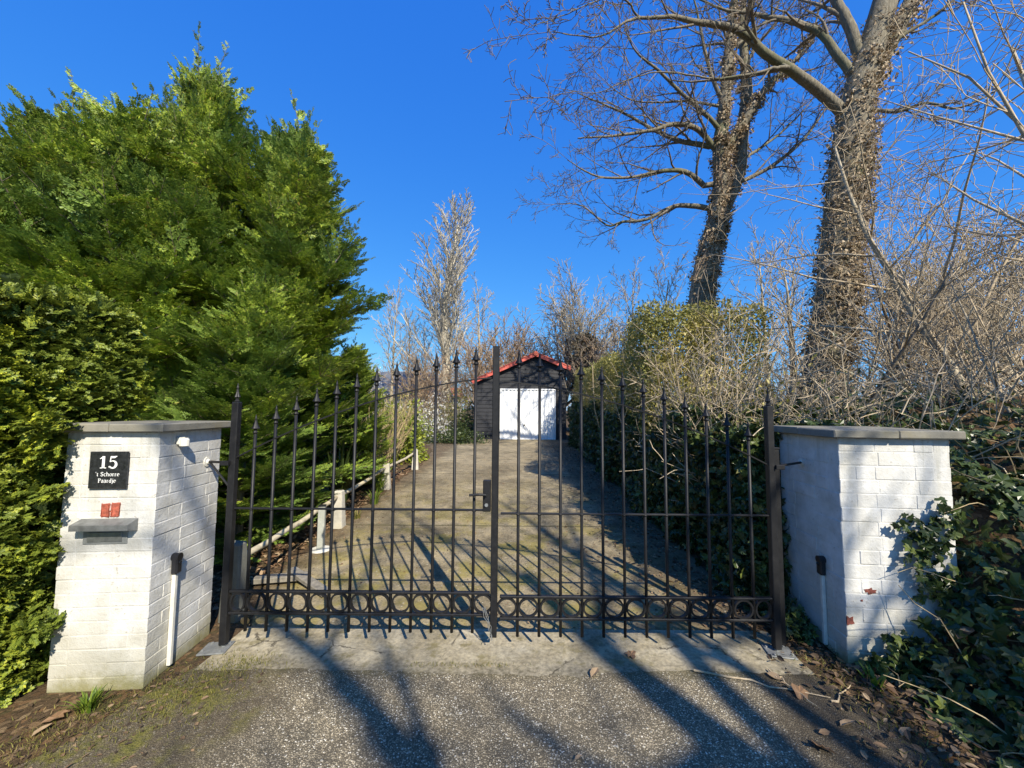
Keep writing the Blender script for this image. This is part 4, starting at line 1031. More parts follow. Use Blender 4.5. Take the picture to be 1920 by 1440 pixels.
# clipped hedge behind the left pillar
def clipped_hedge():
    rng = np.random.default_rng(21)
    A = np.array([-2.86, 1.0]); B = np.array([-2.80, 2.85]); d = (B-A)/np.linalg.norm(B-A); Lh = np.linalg.norm(B-A)
    nrm = np.array([-d[1], d[0]])*-1; nrm = nrm if nrm[0] > 0 else -nrm
    H = 2.36; W = 1.25
    t = thing('clipped_hedge', 'clipped conifer hedge with a flat yellow green top behind the plaque pillar', 'hedge', (A[0]-.5, A[1]+1.5, 0))
    P = []; D = []; N = []
    def add(n, f):
        for _ in range(n):
            p, nv = f(); dep = min(.3, rng.exponential(.07))
            w = .06*math.sin(p[1]*5.1+p[2]*3)+.05*math.sin(p[2]*7.3+p[0]*4)
            P.append(p+nv*(w-dep)); dd = norm(nv*rng.uniform(.35, 1)+np.array([0, 0, rng.uniform(-.25, .6)])+rng.normal(0, .35, 3)); D.append(dd)
            N.append(norm(np.array([0, 0, 1.])+nv*.4+rng.normal(0, .5, 3)))
    n3 = np.array([nrm[0], nrm[1], 0])
    def face():
        s = rng.uniform(0, Lh); z = rng.uniform(.03, H-.075*(s-1)); q = A+d*s; return np.array([q[0], q[1], z])-n3*.05*max(0, z-H+.3), n3
    def top():
        s = rng.uniform(0, Lh); w = rng.uniform(0, W); q = A+d*s-nrm*w; return np.array([q[0], q[1], H-.075*(s-1)]), np.array([0, 0, 1.])
    def endf():
        w = rng.uniform(0, W); q = A-nrm*w; return np.array([q[0], q[1], rng.uniform(.05, H)]), np.array([-d[0], -d[1], 0])
    add(15500, face); add(6000, top); add(700, endf)
    for (px, py, Y, m, r) in ((104, 800, 2.2, 110, .05), (95, 850, 2.22, 60, .05), (104, 930, 2.25, 50, .035), (95, 1040, 2.27, 60, .035), (88, 1180, 2.25, 70, .04)):
        c = at(px, py, Y)                                 # sprigs that have grown over the pillar's edge
        for _ in range(m): P.append(c+rng.normal(0, r, 3)-np.array([.085, 0, 0])); D.append(norm(np.array([.6, -.3, .1])+rng.normal(0, .4, 3))); N.append(norm(np.array([0, -.5, 1.])+rng.normal(0, .4, 3)))
    P, D, N = map(np.array, (P, D, N)); g = Geo(); S = rng.uniform(.055, .105, len(P)); which = rng.integers(0, 2, len(P))
    for w in range(2):
        tv, tf = spray_template(np.random.default_rng(77+w), 5, .075, .5); mk = which == w; stamp(g, tv, tf, P[mk], D[mk], N[mk], S[mk])
    put('foliage', g, L_CLIP, t)
    br = []
    for k in range(260):
        s = rng.uniform(0, Lh-.3); q = A+d*s-nrm*rng.uniform(.25, .9); z = rng.uniform(.05, H-.35); e = A+d*min(Lh-.12, max(.05, s+rng.normal(0, .25)))-nrm*rng.uniform(.05, .15)
        br.append((np.array([[q[0], q[1], z], [(q[0]+e[0])/2, (q[1]+e[1])/2, z+.08], [e[0], e[1], z+rng.uniform(.05, .35)]]), np.array([.012, .008, .004])))
    put('branches', tubes(Geo(), br, 4), B_DARK, t)
    # dense inner growth: sprays deeper in, coloured dark so the gaps look shaded
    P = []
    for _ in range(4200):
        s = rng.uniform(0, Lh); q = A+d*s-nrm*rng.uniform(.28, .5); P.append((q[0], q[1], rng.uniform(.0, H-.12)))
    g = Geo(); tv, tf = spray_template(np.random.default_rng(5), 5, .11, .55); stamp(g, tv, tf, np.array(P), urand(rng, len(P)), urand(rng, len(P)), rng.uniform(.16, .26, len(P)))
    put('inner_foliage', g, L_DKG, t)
clipped_hedge()

# ------------------------------------------------------------------ bare trees
PB = dict(seg=[4, 5, 6, 8], wander=[.16, .15, .12, .10], up=[.03, .04, .05, .05], taper=[.75, .75, .75, .8], rmin=.0028,
          kids=[0, 5, 6, 8], start=[.2, .15, .2, .3], ang=[(25, 60)]*4, ratio=[.5, .48, .5, .55], fall=[.3, .35, .4, .4], rk=[.5, .5, .5, .5], tip=False)
def PP(**k): p = dict(PB); p.update(k); return p

def leaf_sleeve(rng, g, path, rad, n, off, size, D_up=.2, tmpl=(IVY_T, IVY_F), side=None, k0=0, sel=None):
    """ivy leaves clothing a limb; side biases them round it"""
    path = np.array(path); i = rng.integers(0, len(path)-1, n) if sel is None else rng.choice(len(path)-1, n, p=sel)
    f = rng.random(n)[:, None]
    nc = max(8, n//28); cl = rng.integers(0, nc, n); ci = rng.choice(i, nc); cf = rng.random(nc); loose = rng.random(n) < .25
    i = np.where(loose, i, ci[cl]); f = np.where(loose[:, None], f, np.clip(cf[cl]+rng.normal(0, .35, n), 0, 1)[:, None]); q = path[i]*(1-f)+path[i+1]*f; r = (rad[i]*(1-f[:, 0])+rad[i+1]*f[:, 0])
    T = norm(path[i+1]-path[i]); v = rng.normal(size=(n, 3)); cv = rng.normal(size=(nc, 3))*1.0; v = np.where(loose[:, None], v, cv[cl]+v*.33)
    if side is not None: v = v+np.array(side)
    v = norm(v-T*np.sum(v*T, 1, keepdims=True)); o = r+np.minimum(rng.gamma(1.6, off/1.6, n), off*1.9)
    P = q+v*o[:, None]; D = norm(rng.normal(0, .8, (n, 3))+np.array([0, 0, -.35])+v*.35); N = norm(v+rng.normal(0, .55, (n, 3)))
    stamp(g, *tmpl, P, D, N, rng.uniform(.6, 1.3, n)*size)

def hand_tree(name, label, Y, trunk, stems, limbs, seed, Pl, ivy_n, bark, twig, tdepth):
    """a tree read from the photo: trunk and limbs follow its own lines, the finer branches grow from them"""
    rng = np.random.default_rng(seed)
    base = at(*trunk[0][:2], Y); root = thing(name, label, 'tree', (base[0], Y, gz(Y)-.05))
    def path(L, k=4, y0=0.0, y1=0.0):
        n = len(L); pts = [at(l[0], l[1], Y+y0+(y1-y0)*(j/(n-1))) for j, l in enumerate(L)]
        return smooth_path(pts, [l[2] for l in L], k)
    tp, trd = path(trunk)
    tp = np.vstack([[[tp[0][0]-.02, Y, gz(Y)-.05]], tp]); trd = np.concatenate([[trd[0]*1.15], trd])
    tr = put('trunk', tubes(Geo(), [(tp, trd)], 18), bark, root, smooth=True)
    sp = [path(s, 4, y0, y1) for s, y0, y1 in stems]
    for p, r in sp: put('stem', tubes(Geo(), [(p, r)], 12), bark, root, smooth=True)
    out = {}; done = []
    for L, y0, y1 in limbs:
        L = [(a, b, r*.68) for a, b, r in L]; p, r = path(L, 5, y0, y1); p = p+np.cumsum(rng.normal(0, .006, p.shape), 0); cand = np.vstack([tp]+[q[0] for q in sp]+done); nr = cand[np.argmin(np.linalg.norm(cand-p[0], axis=1))]; p = np.vstack([nr, (nr+p[0])/2, p]); r = np.concatenate([[r[0], r[0]], r]); done.append(p); Lg = np.sum(np.linalg.norm(np.diff(p, axis=0), axis=1))
        lb = put('limb', tubes(Geo(), [(p, r)], 8), bark, root, smooth=True)
        children(rng, p, r, Lg, 3, Pl, out)
    for p, r in sp:
        Lg = np.sum(np.linalg.norm(np.diff(p, axis=0), axis=1)); Q = dict(Pl); Q['start'] = [.2, .15, .2, .45]; Q['kids'] = Pl['kids'][:3]+[tdepth]
        children(rng, p, r, Lg*.8, 3, Q, out)
    g = Geo()
    for lv, s in ((2, 6), (1, 4), (0, 3)):
        if lv in out: tubes(g, out[lv], s)
    put('branches', g, twig, root, smooth=True)
    return root, tp, trd, sp, rng

# the near ivy-clad tree (right)
tk = [(1532, 800, .40), (1545, 700, .39), (1560, 600, .385), (1576, 450, .37), (1588, 330, .36), (1597, 250, .35), (1612, 160, .31), (1640, 70, .28), (1660, 0, .26), (1690, -110, .22), (1710, -240, .17), (1735, -400, .10), (1750, -560, .04)]
st = [([(1600, 250, .2), (1640, 140, .2), (1690, 40, .19), (1722, -30, .17), (1790, -170, .13), (1850, -330, .08), (1880, -500, .03)], 0, .9)]
lm = [([(1585, 215, .17), (1548, 178, .16), (1515, 150, .15), (1483, 129, .14), (1446, 105, .125), (1418, 79, .115), (1388, 55, .10), (1362, 45, .09), (1320, 39, .075), (1278, 29, .06), (1236, 25, .045), (1193, 27, .035), (1162, 45, .027), (1135, 60, .02), (1088, 60, .013), (1045, 51, .009)], 0, -1.6),
      ([(1193, 27, .03), (1180, 8, .026), (1150, -6, .02), (1110, 6, .014), (1050, 30, .010), (985, 52, .006)], -1.0, -1.9),
      ([(1605, 150, .13), (1565, 98, .12), (1540, 68, .11), (1508, 53, .10), (1470, 40, .085), (1436, 37, .07), (1399, 31, .055), (1352, 26, .04), (1310, 11, .03), (1278, -6, .02)], 0, .8),
      ([(1478, 127, .05), (1460, 128, .05), (1440, 132, .04), (1395, 145, .032), (1340, 150, .026), (1256, 142, .02), (1193, 153, .014), (1114, 185, .009), (1020, 172, .005)], -.62, -1.3),
      ([(1615, 110, .16), (1590, 45, .15), (1565, 0, .13), (1540, -80, .10), (1490, -180, .06), (1450, -260, .03)], 0, .6),
      ([(1650, 100, .06), (1700, 62, .055), (1760, 25, .045), (1790, 0, .035), (1850, -40, .02)], 0, -.5),
      ([(1418, 79, .05), (1400, 40, .045), (1410, 0, .035), (1380, -60, .02)], -.7, -1.3),
      ([(1610, 200, .06), (1680, 210, .05), (1740, 190, .04), (1800, 200, .03), (1900, 150, .015)], 0, -1.2)]
tk = [(a, b, r*.86) for a, b, r in tk]; st = [([(a, b, r*.8) for a, b, r in q], y0, y1) for q, y0, y1 in st]
T1, tp, trd, sp, rg = hand_tree('ivy_clad_tree', 'near bare tree with a thick ivy covered trunk behind the right pillar', 7.7, tk, st, lm, 31,
    PP(kids=[0, 6, 6, 11], ratio=[.5, .5, .42, .30], up=[.0, .01, .015, .02], fall=[.3, .3, .35, .2], rmin=.0055, start=[.1, .12, .15, .2], wander=[.2, .19, .15, .1]), 0, B_BIG, B_DARK, 11)
g = Geo(); m = len(tp)-1
low = np.array([1.0 if tp[i][2] < 7.4 else (.35 if tp[i][2] < 10 else 0) for i in range(m)])*np.linalg.norm(np.diff(tp, axis=0), axis=1); low /= low.sum()
leaf_sleeve(rg, g, tp, trd*.98, 9500, .09, .055, side=(.9, -.3, 0), sel=low)
leaf_sleeve(rg, g, tp, trd*1.0, 4200, .04, .05, side=(-.4, -.4, 0), sel=low)
leaf_sleeve(rg, g, sp[0][0][:14], sp[0][1][:14], 900, .12, .07, side=(.6, 0, 0))
put('ivy', g, L_IVYT, T1)
def cling(path, rad, n, rg, mat, root, i1, r0=.016):
    """old ivy stems winding up the bark"""
    for _ in range(n):
        a = rg.uniform(0, 6.28); L = []; top = rg.integers(max(6, i1//2), i1)
        for j in range(0, top):
            T = norm(path[min(j+1, len(path)-1)]-path[max(j-1, 0)]); Mx = frame_from(T); a += rg.normal(0, .22)
            L.append(path[j]+(Mx[:, 0]*math.cos(a)+Mx[:, 1]*math.sin(a))*(rad[j]+.004))
        put('ivy_stem', tubes(Geo(), [(np.array(L), np.linspace(1, .4, top)*r0*rg.uniform(.6, 1.8))], 6), mat, root, smooth=True)
def ivy_twigs(path, rad, n, ln, sel, rg, mat, root, nm='ivy_stems', side=(.5, -.2, 0)):
    L = []
    for _ in range(n):
        i = rg.choice(len(path)-1, p=sel); q = path[i]+(path[i+1]-path[i])*rg.random(); v = rg.normal(size=3)+np.array(side); v[2] *= .3; v = norm(v)
        p = q+v*rad[i]*.95; d = norm(v+np.array([0, 0, rg.uniform(-.5, .9)])+rg.normal(0, .4, 3)); l = ln*rg.uniform(.3, 1.2); P = [p]
        for _k in range(3): d = norm(d+rg.normal(0, .35, 3)); P.append(P[-1]+d*l/3)
        L.append((np.array(P), np.array([.006, .005, .004, .002])))
    put(nm, tubes(Geo(), L, 3), mat, root)
ivy_twigs(tp, trd, 1900, .30, low, rg, B_TWIG, T1)
cling(tp, trd, 16, rg, B_TWIG, T1, 26)

# the second ivy-clad tree, further back
tk = [(1313, 640, .52), (1317, 550, .50), (1330, 475, .48), (1346, 412, .42), (1352, 343, .34), (1350, 280, .31), (1357, 211, .27), (1362, 148, .24), (1368, 79, .20), (1378, 0, .16), (1392, -90, .10), (1400, -180, .04)]
st = [([(1352, 400, .34), (1383, 327, .32), (1389, 264, .30), (1400, 185, .26), (1396, 110, .20), (1392, 30, .16), (1402, -60, .10), (1410, -150, .04)], 0, .8),
      ([(1350, 290, .22), (1380, 250, .2), (1415, 200, .17), (1440, 160, .14), (1480, 125, .09), (1520, 70, .05), (1540, 0, .02)], 0, -.8)]
lm = [([(1341, 280, .16), (1309, 243, .14), (1267, 232, .12), (1220, 243, .09), (1151, 253, .06), (1082, 258, .03)], 0, -1),
      ([(1330, 275, .15), (1278, 264, .13), (1235, 248, .11), (1188, 222, .08), (1140, 200, .055), (1082, 174, .025)], 0, 1),
      ([(1320, 348, .15), (1283, 322, .13), (1235, 322, .10), (1188, 332, .075), (1119, 332, .05), (1061, 300, .02)], 0, -.8),
      ([(1315, 388, .15), (1267, 388, .12), (1214, 412, .09), (1172, 417, .075), (1140, 422, .055), (1093, 385, .035), (1040, 380, .015)], 0, .6),
      ([(1360, 253, .13), (1320, 211, .11), (1278, 174, .09), (1235, 132, .07), (1193, 95, .045), (1172, 53, .02)], 0, -1.2),
      ([(1352, 185, .12), (1330, 132, .10), (1315, 69, .08), (1304, 16, .05), (1280, -60, .02)], 0, -.4),
      ([(1362, 100, .09), (1410, 60, .07), (1450, 20, .05), (1480, -50, .02)], 0, 1),
      ([(1395, 338, .12), (1446, 311, .10), (1490, 275, .075), (1530, 225, .045), (1575, 150, .02)], 0, -.6),
      ([(1390, 300, .09), (1430, 275, .07), (1470, 245, .055), (1520, 190, .03), (1550, 120, .015)], 0, .9),
      ([(1357, 200, .08), (1290, 190, .06), (1230, 190, .045), (1170, 180, .03), (1100, 120, .012)], 0, .6)]
tk = [(a, b, r*.64) for a, b, r in tk]; st = [([(a, b, r*.66) for a, b, r in q], y0, y1) for q, y0, y1 in st]; lm = [([(a, b, r*.8) for a, b, r in q], y0, y1) for q, y0, y1 in lm]
T2, tp2, trd2, sp2, rg2 = hand_tree('ivy_clad_tree', 'second bare tree with forked ivy covered trunk and wide left branches, rising behind the hedge', 11.0, tk, st, lm, 32,
    PP(kids=[0, 6, 6, 11], ratio=[.5, .5, .42, .36], up=[.02, .03, .03, .03], fall=[.3, .3, .35, .2], rmin=.0062, start=[.1, .12, .15, .15], wander=[.2, .19, .15, .1]), 0, B_BIG, B_DARK, 13)
g = Geo(); m = len(tp2)-1
low = np.array([1.0 if tp2[i][2] < 9.5 else .3 for i in range(m)])*np.linalg.norm(np.diff(tp2, axis=0), axis=1); low /= low.sum()
leaf_sleeve(rg2, g, tp2, trd2*.95, 7500, .06, .065, sel=low, side=(.2, -.5, 0))
for p, r in sp2: leaf_sleeve(rg2, g, p[:22], r[:22], 1500, .06, .06)
put('ivy', g, L_IVYT, T2)
ivy_twigs(tp2, trd2, 1500, .32, low, rg2, B_RED, T2)
cling(tp2, trd2, 12, rg2, B_RED, T2, 26, .022)

# generic bare trees ----------------------------------------------------------
def bare_meshes(seed, H, r0, P, ntop, trunk_frac, wob=.05):
    rng = np.random.default_rng(seed); n = 9; pts = [np.zeros(3)]; d = np.array([0, 0, 1.])
    for i in range(n-1): d = norm(d+rng.normal(0, wob, 3)+np.array([0, 0, .06])); pts.append(pts[-1]+d*H*trunk_frac/(n-1))
    rad = r0*(1-np.linspace(0, 1, n)*.82); out = {}
    Q = dict(P); Q['kids'] = P['kids'][:3]+[ntop]
    children(rng, np.array(pts), rad, H, 3, Q, out)
    tg = tubes(Geo(), [(np.array(pts), rad)], 9); g = Geo(); LG_ = Geo()
    for lv, s in ((2, 5), (1, 3), (0, 3)):
        if lv in out: tubes(g, out[lv], s)
    return tg.mesh('trunk', smooth=True), g.mesh('branches', smooth=True), out, np.array(pts), rad
def bare_tree(meshes, mats, name, label, cat, loc, rot=0.0, sc=1.0, group=None):
    t = thing(name, label, cat, loc, group); t.rotation_euler = (0, 0, rot); t.scale = sc if isinstance(sc, tuple) else (sc,)*3
    for me, mt, nm in zip(meshes[:2], mats, ('trunk', 'branches')):
        o = bpy.data.objects.new(nm, me); COL.objects.link(o); o.parent = t
        if not me.materials: me.materials.append(mt)
    return t
POP = bare_meshes(41, 15, .24, PP(kids=[0, 7, 12, 30], ang=[(15, 35), (14, 30), (14, 28), (14, 26)], rk=[.5, .5, .45, .28], ratio=[.4, .36, .45, .36], up=[.06, .07, .10, .10], fall=[.2, .3, .4, .6], rmin=.012, start=[.1, .1, .12, .14], wander=[.10, .08, .06, .05]), 46, .93)
BRO = bare_meshes(42, 9, .20, PP(kids=[0, 6, 8, 14], ang=[(25, 55)]*4, ratio=[.45, .42, .46, .55], up=[.04, .05, .06, .07], rmin=.013, start=[.1, .12, .12, .2]), 36, .62, .08)
SLE = bare_meshes(43, 9, .12, PP(kids=[0, 5, 6, 16], ang=[(20, 45), (20, 45), (25, 45), (25, 42)], ratio=[.42, .42, .42, .34], up=[.04, .05, .07, .07], fall=[.3, .3, .4, .5], rmin=.010), 24, .85)
BUS = bare_meshes(44, 6, .10, PP(kids=[0, 6, 9, 16], ang=[(20, 50)]*4, ratio=[.45, .45, .5, .62], up=[.04, .05, .06, .08], rmin=.012, start=[.1, .1, .1, .08]), 30, .5, .1)
def put_tree(ms, mats, name, label, px, Y, pytop, Href, rot, group, wide=1.0, cat='tree'):
    x = at(px, 700, Y)[0]; z0 = gz(Y); H = at(px, pytop, Y)[2]-z0; s = H/Href
    return bare_tree(ms, mats, name, label, cat, (x, Y, z0-.05), rot, (s*wide, s*wide, s), group)
FT = 'bare trees beyond the garden'
def top_of(ms): return max(v.co.z for v in ms[1].vertices)
hP, hB, hS, hU = map(top_of, (POP, BRO, SLE, BUS))
put_tree(POP, (B_PALE, B_PALE), 'poplar', 'tall narrow bare poplar with upswept pale branches, left of the garage roof', 842, 26, 392, hP, .4, FT, 1.75)
put_tree(SLE, (B_GREY, B_GREY), 'bare_tree', 'slim bare tree between the big conifer and the poplar', 735, 27, 515, hS, 1.2, FT, .9)
put_tree(SLE, (B_GREY, B_GREY), 'bare_tree', 'slim bare tree with a twiggy round head close behind the conifer boughs', 765, 29, 560, hS, 3.0, FT, .9)
put_tree(SLE, (B_GREY, B_GREY), 'bare_tree', 'bare tree touching the right flank of the poplar', 900, 27, 510, hS, 4.0, FT, 1.1)
put_tree(SLE, (B_GREY, B_GREY), 'bare_tree', 'bare tree half lost behind the left flank of the poplar', 800, 31, 590, hS, 5.0, FT, 1.2)
put_tree(BUS, (B_RED, B_RED), 'bare_tree', 'low reddish bare tree right above the left end of the garage roof', 945, 25, 575, hU, .5, FT, 1.0)
put_tree(BUS, (B_RED, B_RED), 'bare_tree', 'low reddish bare tree straight behind the garage ridge', 1010, 24, 600, hU, 2.2, FT, 1.0)
put_tree(BUS, (B_RED, B_RED), 'bare_tree', 'low reddish bare tree filling the gap between the poplar and the garage', 905, 23, 620, hU, 3.9, FT, 1.1)
put_tree(BUS, (B_GREY, B_RED), 'bare_tree', 'low bare tree just left of the poplar foot', 790, 24, 640, hU, 5.1, FT, 1.1)
put_tree(BUS, (B_GREY, B_RED), 'bare_tree', 'low bare tree over the far hedge right of the garage', 1150, 19, 590, hU, 1.1, FT, 1.0)
put_tree(BRO, (B_GREY, B_GREY), 'bare_tree', 'broad bare tree with a fan of pale branches behind the garage', 1050, 23, 478, hB, .9, FT, .95)
t = put_tree(BRO, (B_DARK, B_DARK), 'bare_tree', 'bare tree wrapped in dark ivy, right of the garage roof', 1098, 21, 505, hB, 2.6, FT, .8)
g = Geo(); r8 = np.random.default_rng(6); path = BRO[3]; leaf_sleeve(r8, g, path, np.full(len(path), .3), 7000, .34, .15)
for p, r in BRO[2][2][:5]: leaf_sleeve(r8, g, p[:5], r[:5], 600, .24, .14)
put('ivy', g.mesh('ivy'), L_IVB, t)
put_tree(SLE, (B_GREY, B_GREY), 'bare_tree', 'slender bare tree in the gap left of the second ivy clad trunk', 1185, 18, 480, hS, .2, FT, 1.1)
put_tree(SLE, (B_GREY, B_GREY), 'bare_tree', 'slender bare tree just left of the second ivy clad trunk', 1245, 16, 455, hS, 2.0, FT, 1.1)
put_tree(SLE, (B_GREY, B_GREY), 'bare_tree', 'slender bare tree between the two ivy clad trunks', 1440, 13, 400, hS, 3.3, FT, 1.0)
put_tree(SLE, (B_GREY, B_GREY), 'bare_tree', 'thin leaning bare tree close to the left of the near ivy trunk', 1490, 10.5, 420, hS, 5.2, FT, 1.2)
for k, (px, Y, yt, lab) in enumerate(((1660, 24, 420, 'hazy bare tree showing right beside the near ivy trunk'), (1740, 22, 400, 'hazy bare tree behind the thicket, second from the near ivy trunk'), (1830, 20, 430, 'hazy bare tree behind the thicket, third from the near ivy trunk'), (1930, 22, 380, 'hazy bare tree at the right edge of the photo'))):
    put_tree(BRO, (B_GREY, B_GREY), 'bare_tree', lab, px, Y, yt, hB, 1.1*k, FT, 1.1)

# ------------------------------------------------------------------ bare shrubs of the thicket
SHR = []
for sdd in (51, 52, 53):
    rng = np.random.default_rng(sdd); out = {}
    Q = PP(seg=[4, 5, 7, 8], kids=[0, 4, 7, 0], ang=[(25, 60), (25, 60), (20, 55), (20, 50)], ratio=[.5, .5, .42, .5], up=[.02, .02, .035, .03], rmin=.0034, wander=[.18, .16, .09, .1], start=[.1, .1, .12, .1], taper=[.7, .7, .8, .8])
    for k in range(8):
        a = k*2.4; b = np.array([math.cos(a)*rng.uniform(.02, .22), math.sin(a)*rng.uniform(.02, .22), 0])
        grow(rng, b, np.array([math.cos(a)*rng.uniform(.1, .5), math.sin(a)*rng.uniform(.1, .5), 1]), rng.uniform(2.4, 4.4), rng.uniform(.013, .034), 2, Q, out)
    st_, tw = tubes(Geo(), out[2], 6).mesh('stems', smooth=True), None
    g = Geo(); tubes(g, out[1], 4); tubes(g, out[0], 3); tw = g.mesh('twigs', smooth=True)
    mt_ = {51: B_TWIG, 52: B_DARK, 53: B_GREY}[sdd]; st_.materials.append(mt_); tw.materials.append(mt_); SHR.append((st_, tw))
def shrub(k, x, y, rot, sc, label):
    t = thing('bare_shrub', label, 'shrub', (x, y, gz(y)-.03), 'bare stemmed shrubs of the thicket'); t.rotation_euler = (0, 0, rot); t.scale = sc if isinstance(sc, tuple) else (sc,)*3
    for me, nm in zip(SHR[k], ('stems', 'twigs')):
        o = bpy.data.objects.new(nm, me); COL.objects.link(o); o.parent = t
SB = [
      (1, 3.35, 4.9, 1.4, .62, 'dense grey twiggy shrub between the hedge and the right gate finial'),
      (0, 4.2, 5.2, 4.0, .8, 'bare shrub standing in front of the near ivy trunk'),
      (0, 5.6, 4.5, 3.2, .9, 'pale stemmed shrub right of the ivy trunk, above the pillar coping'),
      (1, 6.6, 5.6, 5.0, 1.0, 'forked pale shrub above the right half of the pillar coping'),
      (0, 8.2, 6.2, 2.4, 1.1, 'bare shrub with tall arching stems near the right edge'),
      (1, 6.1, 7.6, 3.9, 1.0, 'bare shrub just right of the near ivy trunk, set back'),
      (2, 5.6, 3.3, 4.6, 1.0, 'near bare shrub with crossing stems at the right edge'),
      (1, 10.4, 9.5, .3, 1.25, 'tall bare shrub deepest in the right corner'),
      (2, 3.9, 7.6, 3.5, .9, 'bare shrub between the tall hedge and the near ivy trunk')]
for a in SB: shrub(*a)

SAP = bare_meshes(62, 5.2, .05, PP(kids=[0, 4, 6, 12], ang=[(25, 55), (25, 55), (28, 55), (25, 55)], ratio=[.45, .45, .45, .5], up=[.02, .02, .03, .04], rmin=.004, start=[.1, .1, .15, .2]), 14, .8, .09)
for x, y, r, sc, lab in ((5.0, 5.9, .4, .95, 'slim sapling right in front of the near ivy trunk'), (6.0, 4.9, 2.0, .85, 'slim forked sapling above the middle of the right pillar coping'), (7.4, 5.6, 3.4, 1.0, 'slim sapling right of the forked one, in the thicket'), (8.4, 7.2, 5.0, 1.2, 'taller sapling set back in the thicket'), (6.9, 8.0, 1.2, 1.25, 'taller sapling between the near ivy trunk and the right edge, set back'), (3.7, 5.3, 2.6, .62, 'small sapling between the tall hedge and the right gate finial'), (9.6, 6.4, 4.2, 1.1, 'sapling leaning in from the right edge')):
    bare_tree(SAP, (B_DARK, B_TWIG), 'sapling', lab, 'tree', (x, y, gz(y)-.03), r, sc, 'saplings of the thicket')
# nearby young tree at the right edge whose branches hang into the top corner
YT = bare_meshes(61, 7.5, .085, PP(kids=[0, 5, 7, 13], ang=[(30, 70), (30, 65), (35, 65), (40, 75)], ratio=[.5, .45, .45, .5], up=[.0, .0, .01, .02], rmin=.004, start=[.1, .1, .15, .3]), 14, .85, .09)
bare_tree(YT, (B_GREY, B_TWIG), 'young_tree', 'young bare tree at the right edge with pale arching branches against the sky', 'tree', (5.6, 3.9, -.05), .7, 1.0)
bare_tree(YT, (B_GREY, B_TWIG), 'young_tree', 'young bare tree in the thicket with fine twigs beside the near ivy trunk', 'tree', (6.6, 5.2, 0), 3.6, 1.0)
bare_tree(YT, (B_GREY, B_TWIG), 'young_tree', 'young bare tree just outside the right edge, only its thin upper branches in the photo', 'tree', (5.4, 2.9, -.05), 2.3, 1.0)

# ------------------------------------------------------------------ hedges beside the drive (right)
def leafy_hedge(name, label, line, W, Hf, leaf, size, dens, depth, lmat, bmat, ntw, seed, tmpl=(SIMPLE_T, SIMPLE_F), top_d=1.0, fill=0, wav=.12, z0=.02):
    rng = np.random.default_rng(seed); line = np.array(line, float); seg = np.linalg.norm(np.diff(line, axis=0), axis=1); cum = np.concatenate([[0], np.cumsum(seg)]); Lh = cum[-1]
    def lp(s):
        return np.stack([np.interp(s, cum, line[:, 0]), np.interp(s, cum, line[:, 1])], -1)
    root = thing(name, label, 'hedge', (*lp(Lh/2), gz(lp(Lh/2)[1])))
    dv = norm(line[-1]-line[0]); nv = np.array([-dv[1], dv[0]]); P = []; Nn = []
    def emit(s, w, z, n3, m):
        q = lp(s)-nv[None]*w[:, None]; g0 = np.array([gz(y) for y in q[:, 1]]); p = np.stack([q[:, 0], q[:, 1], z+g0], 1)
        wob = wav*(np.sin(p[:, 1]*2.3+p[:, 2]*1.7)+np.sin(p[:, 2]*4.1+p[:, 1]*5.3+1)*.6+np.sin(p[:, 0]*6.1+p[:, 1]*3.1)*.5)
        P.append(p+n3*(wob-np.minimum(rng.exponential(depth, m), depth*4))[:, None]); Nn.append(np.broadcast_to(n3, (m, 3)))
    Hm = np.mean([Hf(s) for s in np.linspace(0, Lh, 20)])
    m = int(dens*Lh*Hm); s = rng.uniform(0, Lh, m); H = np.array([Hf(x) for x in s]); z = z0+(H-z0)*rng.random(m)
    emit(s, .12*np.maximum(0, z-H+.5), z, np.array([nv[0], nv[1], 0]), m)
    m = int(dens*Lh*W*top_d); s = rng.uniform(0, Lh, m); H = np.array([Hf(x) for x in s]); emit(s, rng.uniform(0, W, m), H, np.array([0, 0, 1.]), m)
    m = int(dens*1.9*W*Hf(0)); emit(np.zeros(m), rng.uniform(0, W, m), rng.uniform(z0, Hf(0), m), np.array([-dv[0], -dv[1], 0]), m)
    if fill:
        m = int(fill); s = rng.uniform(0, Lh, m); H = np.array([Hf(x) for x in s]); emit(s, rng.uniform(0, W, m), H*rng.uniform(.05, 1, m), np.array([0, 0, .2]), m)
    P = np.concatenate(P); Nn = np.concatenate(Nn); n = len(P)
    D = norm(rng.normal(0, .7, (n, 3))+np.array([0, 0, -.15])+Nn*.3); N = norm(Nn*.8+np.array([0, 0, .35])+rng.normal(0, .6, (n, 3)))
    g = Geo(); stamp(g, *tmpl, P, D, N, size*rng.uniform(.6, 1.35, n)); put('foliage', g, lmat, root)
    out = {}; Q = PP(seg=[4, 4, 6, 6], kids=[0, 4, 7, 0], up=[.02, .03, .05, .05], rmin=.0028, ratio=[.5, .45, .34, .5], ang=[(25, 65)]*4, start=[.1, .1, .25, .1])
    for _ in range(ntw):
        s = rng.uniform(0, Lh); q = lp(s)-nv*rng.uniform(.12, W-.1); H = Hf(s)
        grow(rng, (q[0], q[1], gz(q[1])), np.array([rng.normal(0, .12), rng.normal(0, .12), 1]), H*rng.uniform(.7, 1.03), rng.uniform(.010, .024), 2, Q, out)
    if ntw:
        g = Geo(); tubes(g, out[2], 5); tubes(g, out[1], 3); tubes(g, out.get(0, []), 3); put('branches', g, bmat, root, smooth=True)
    return root
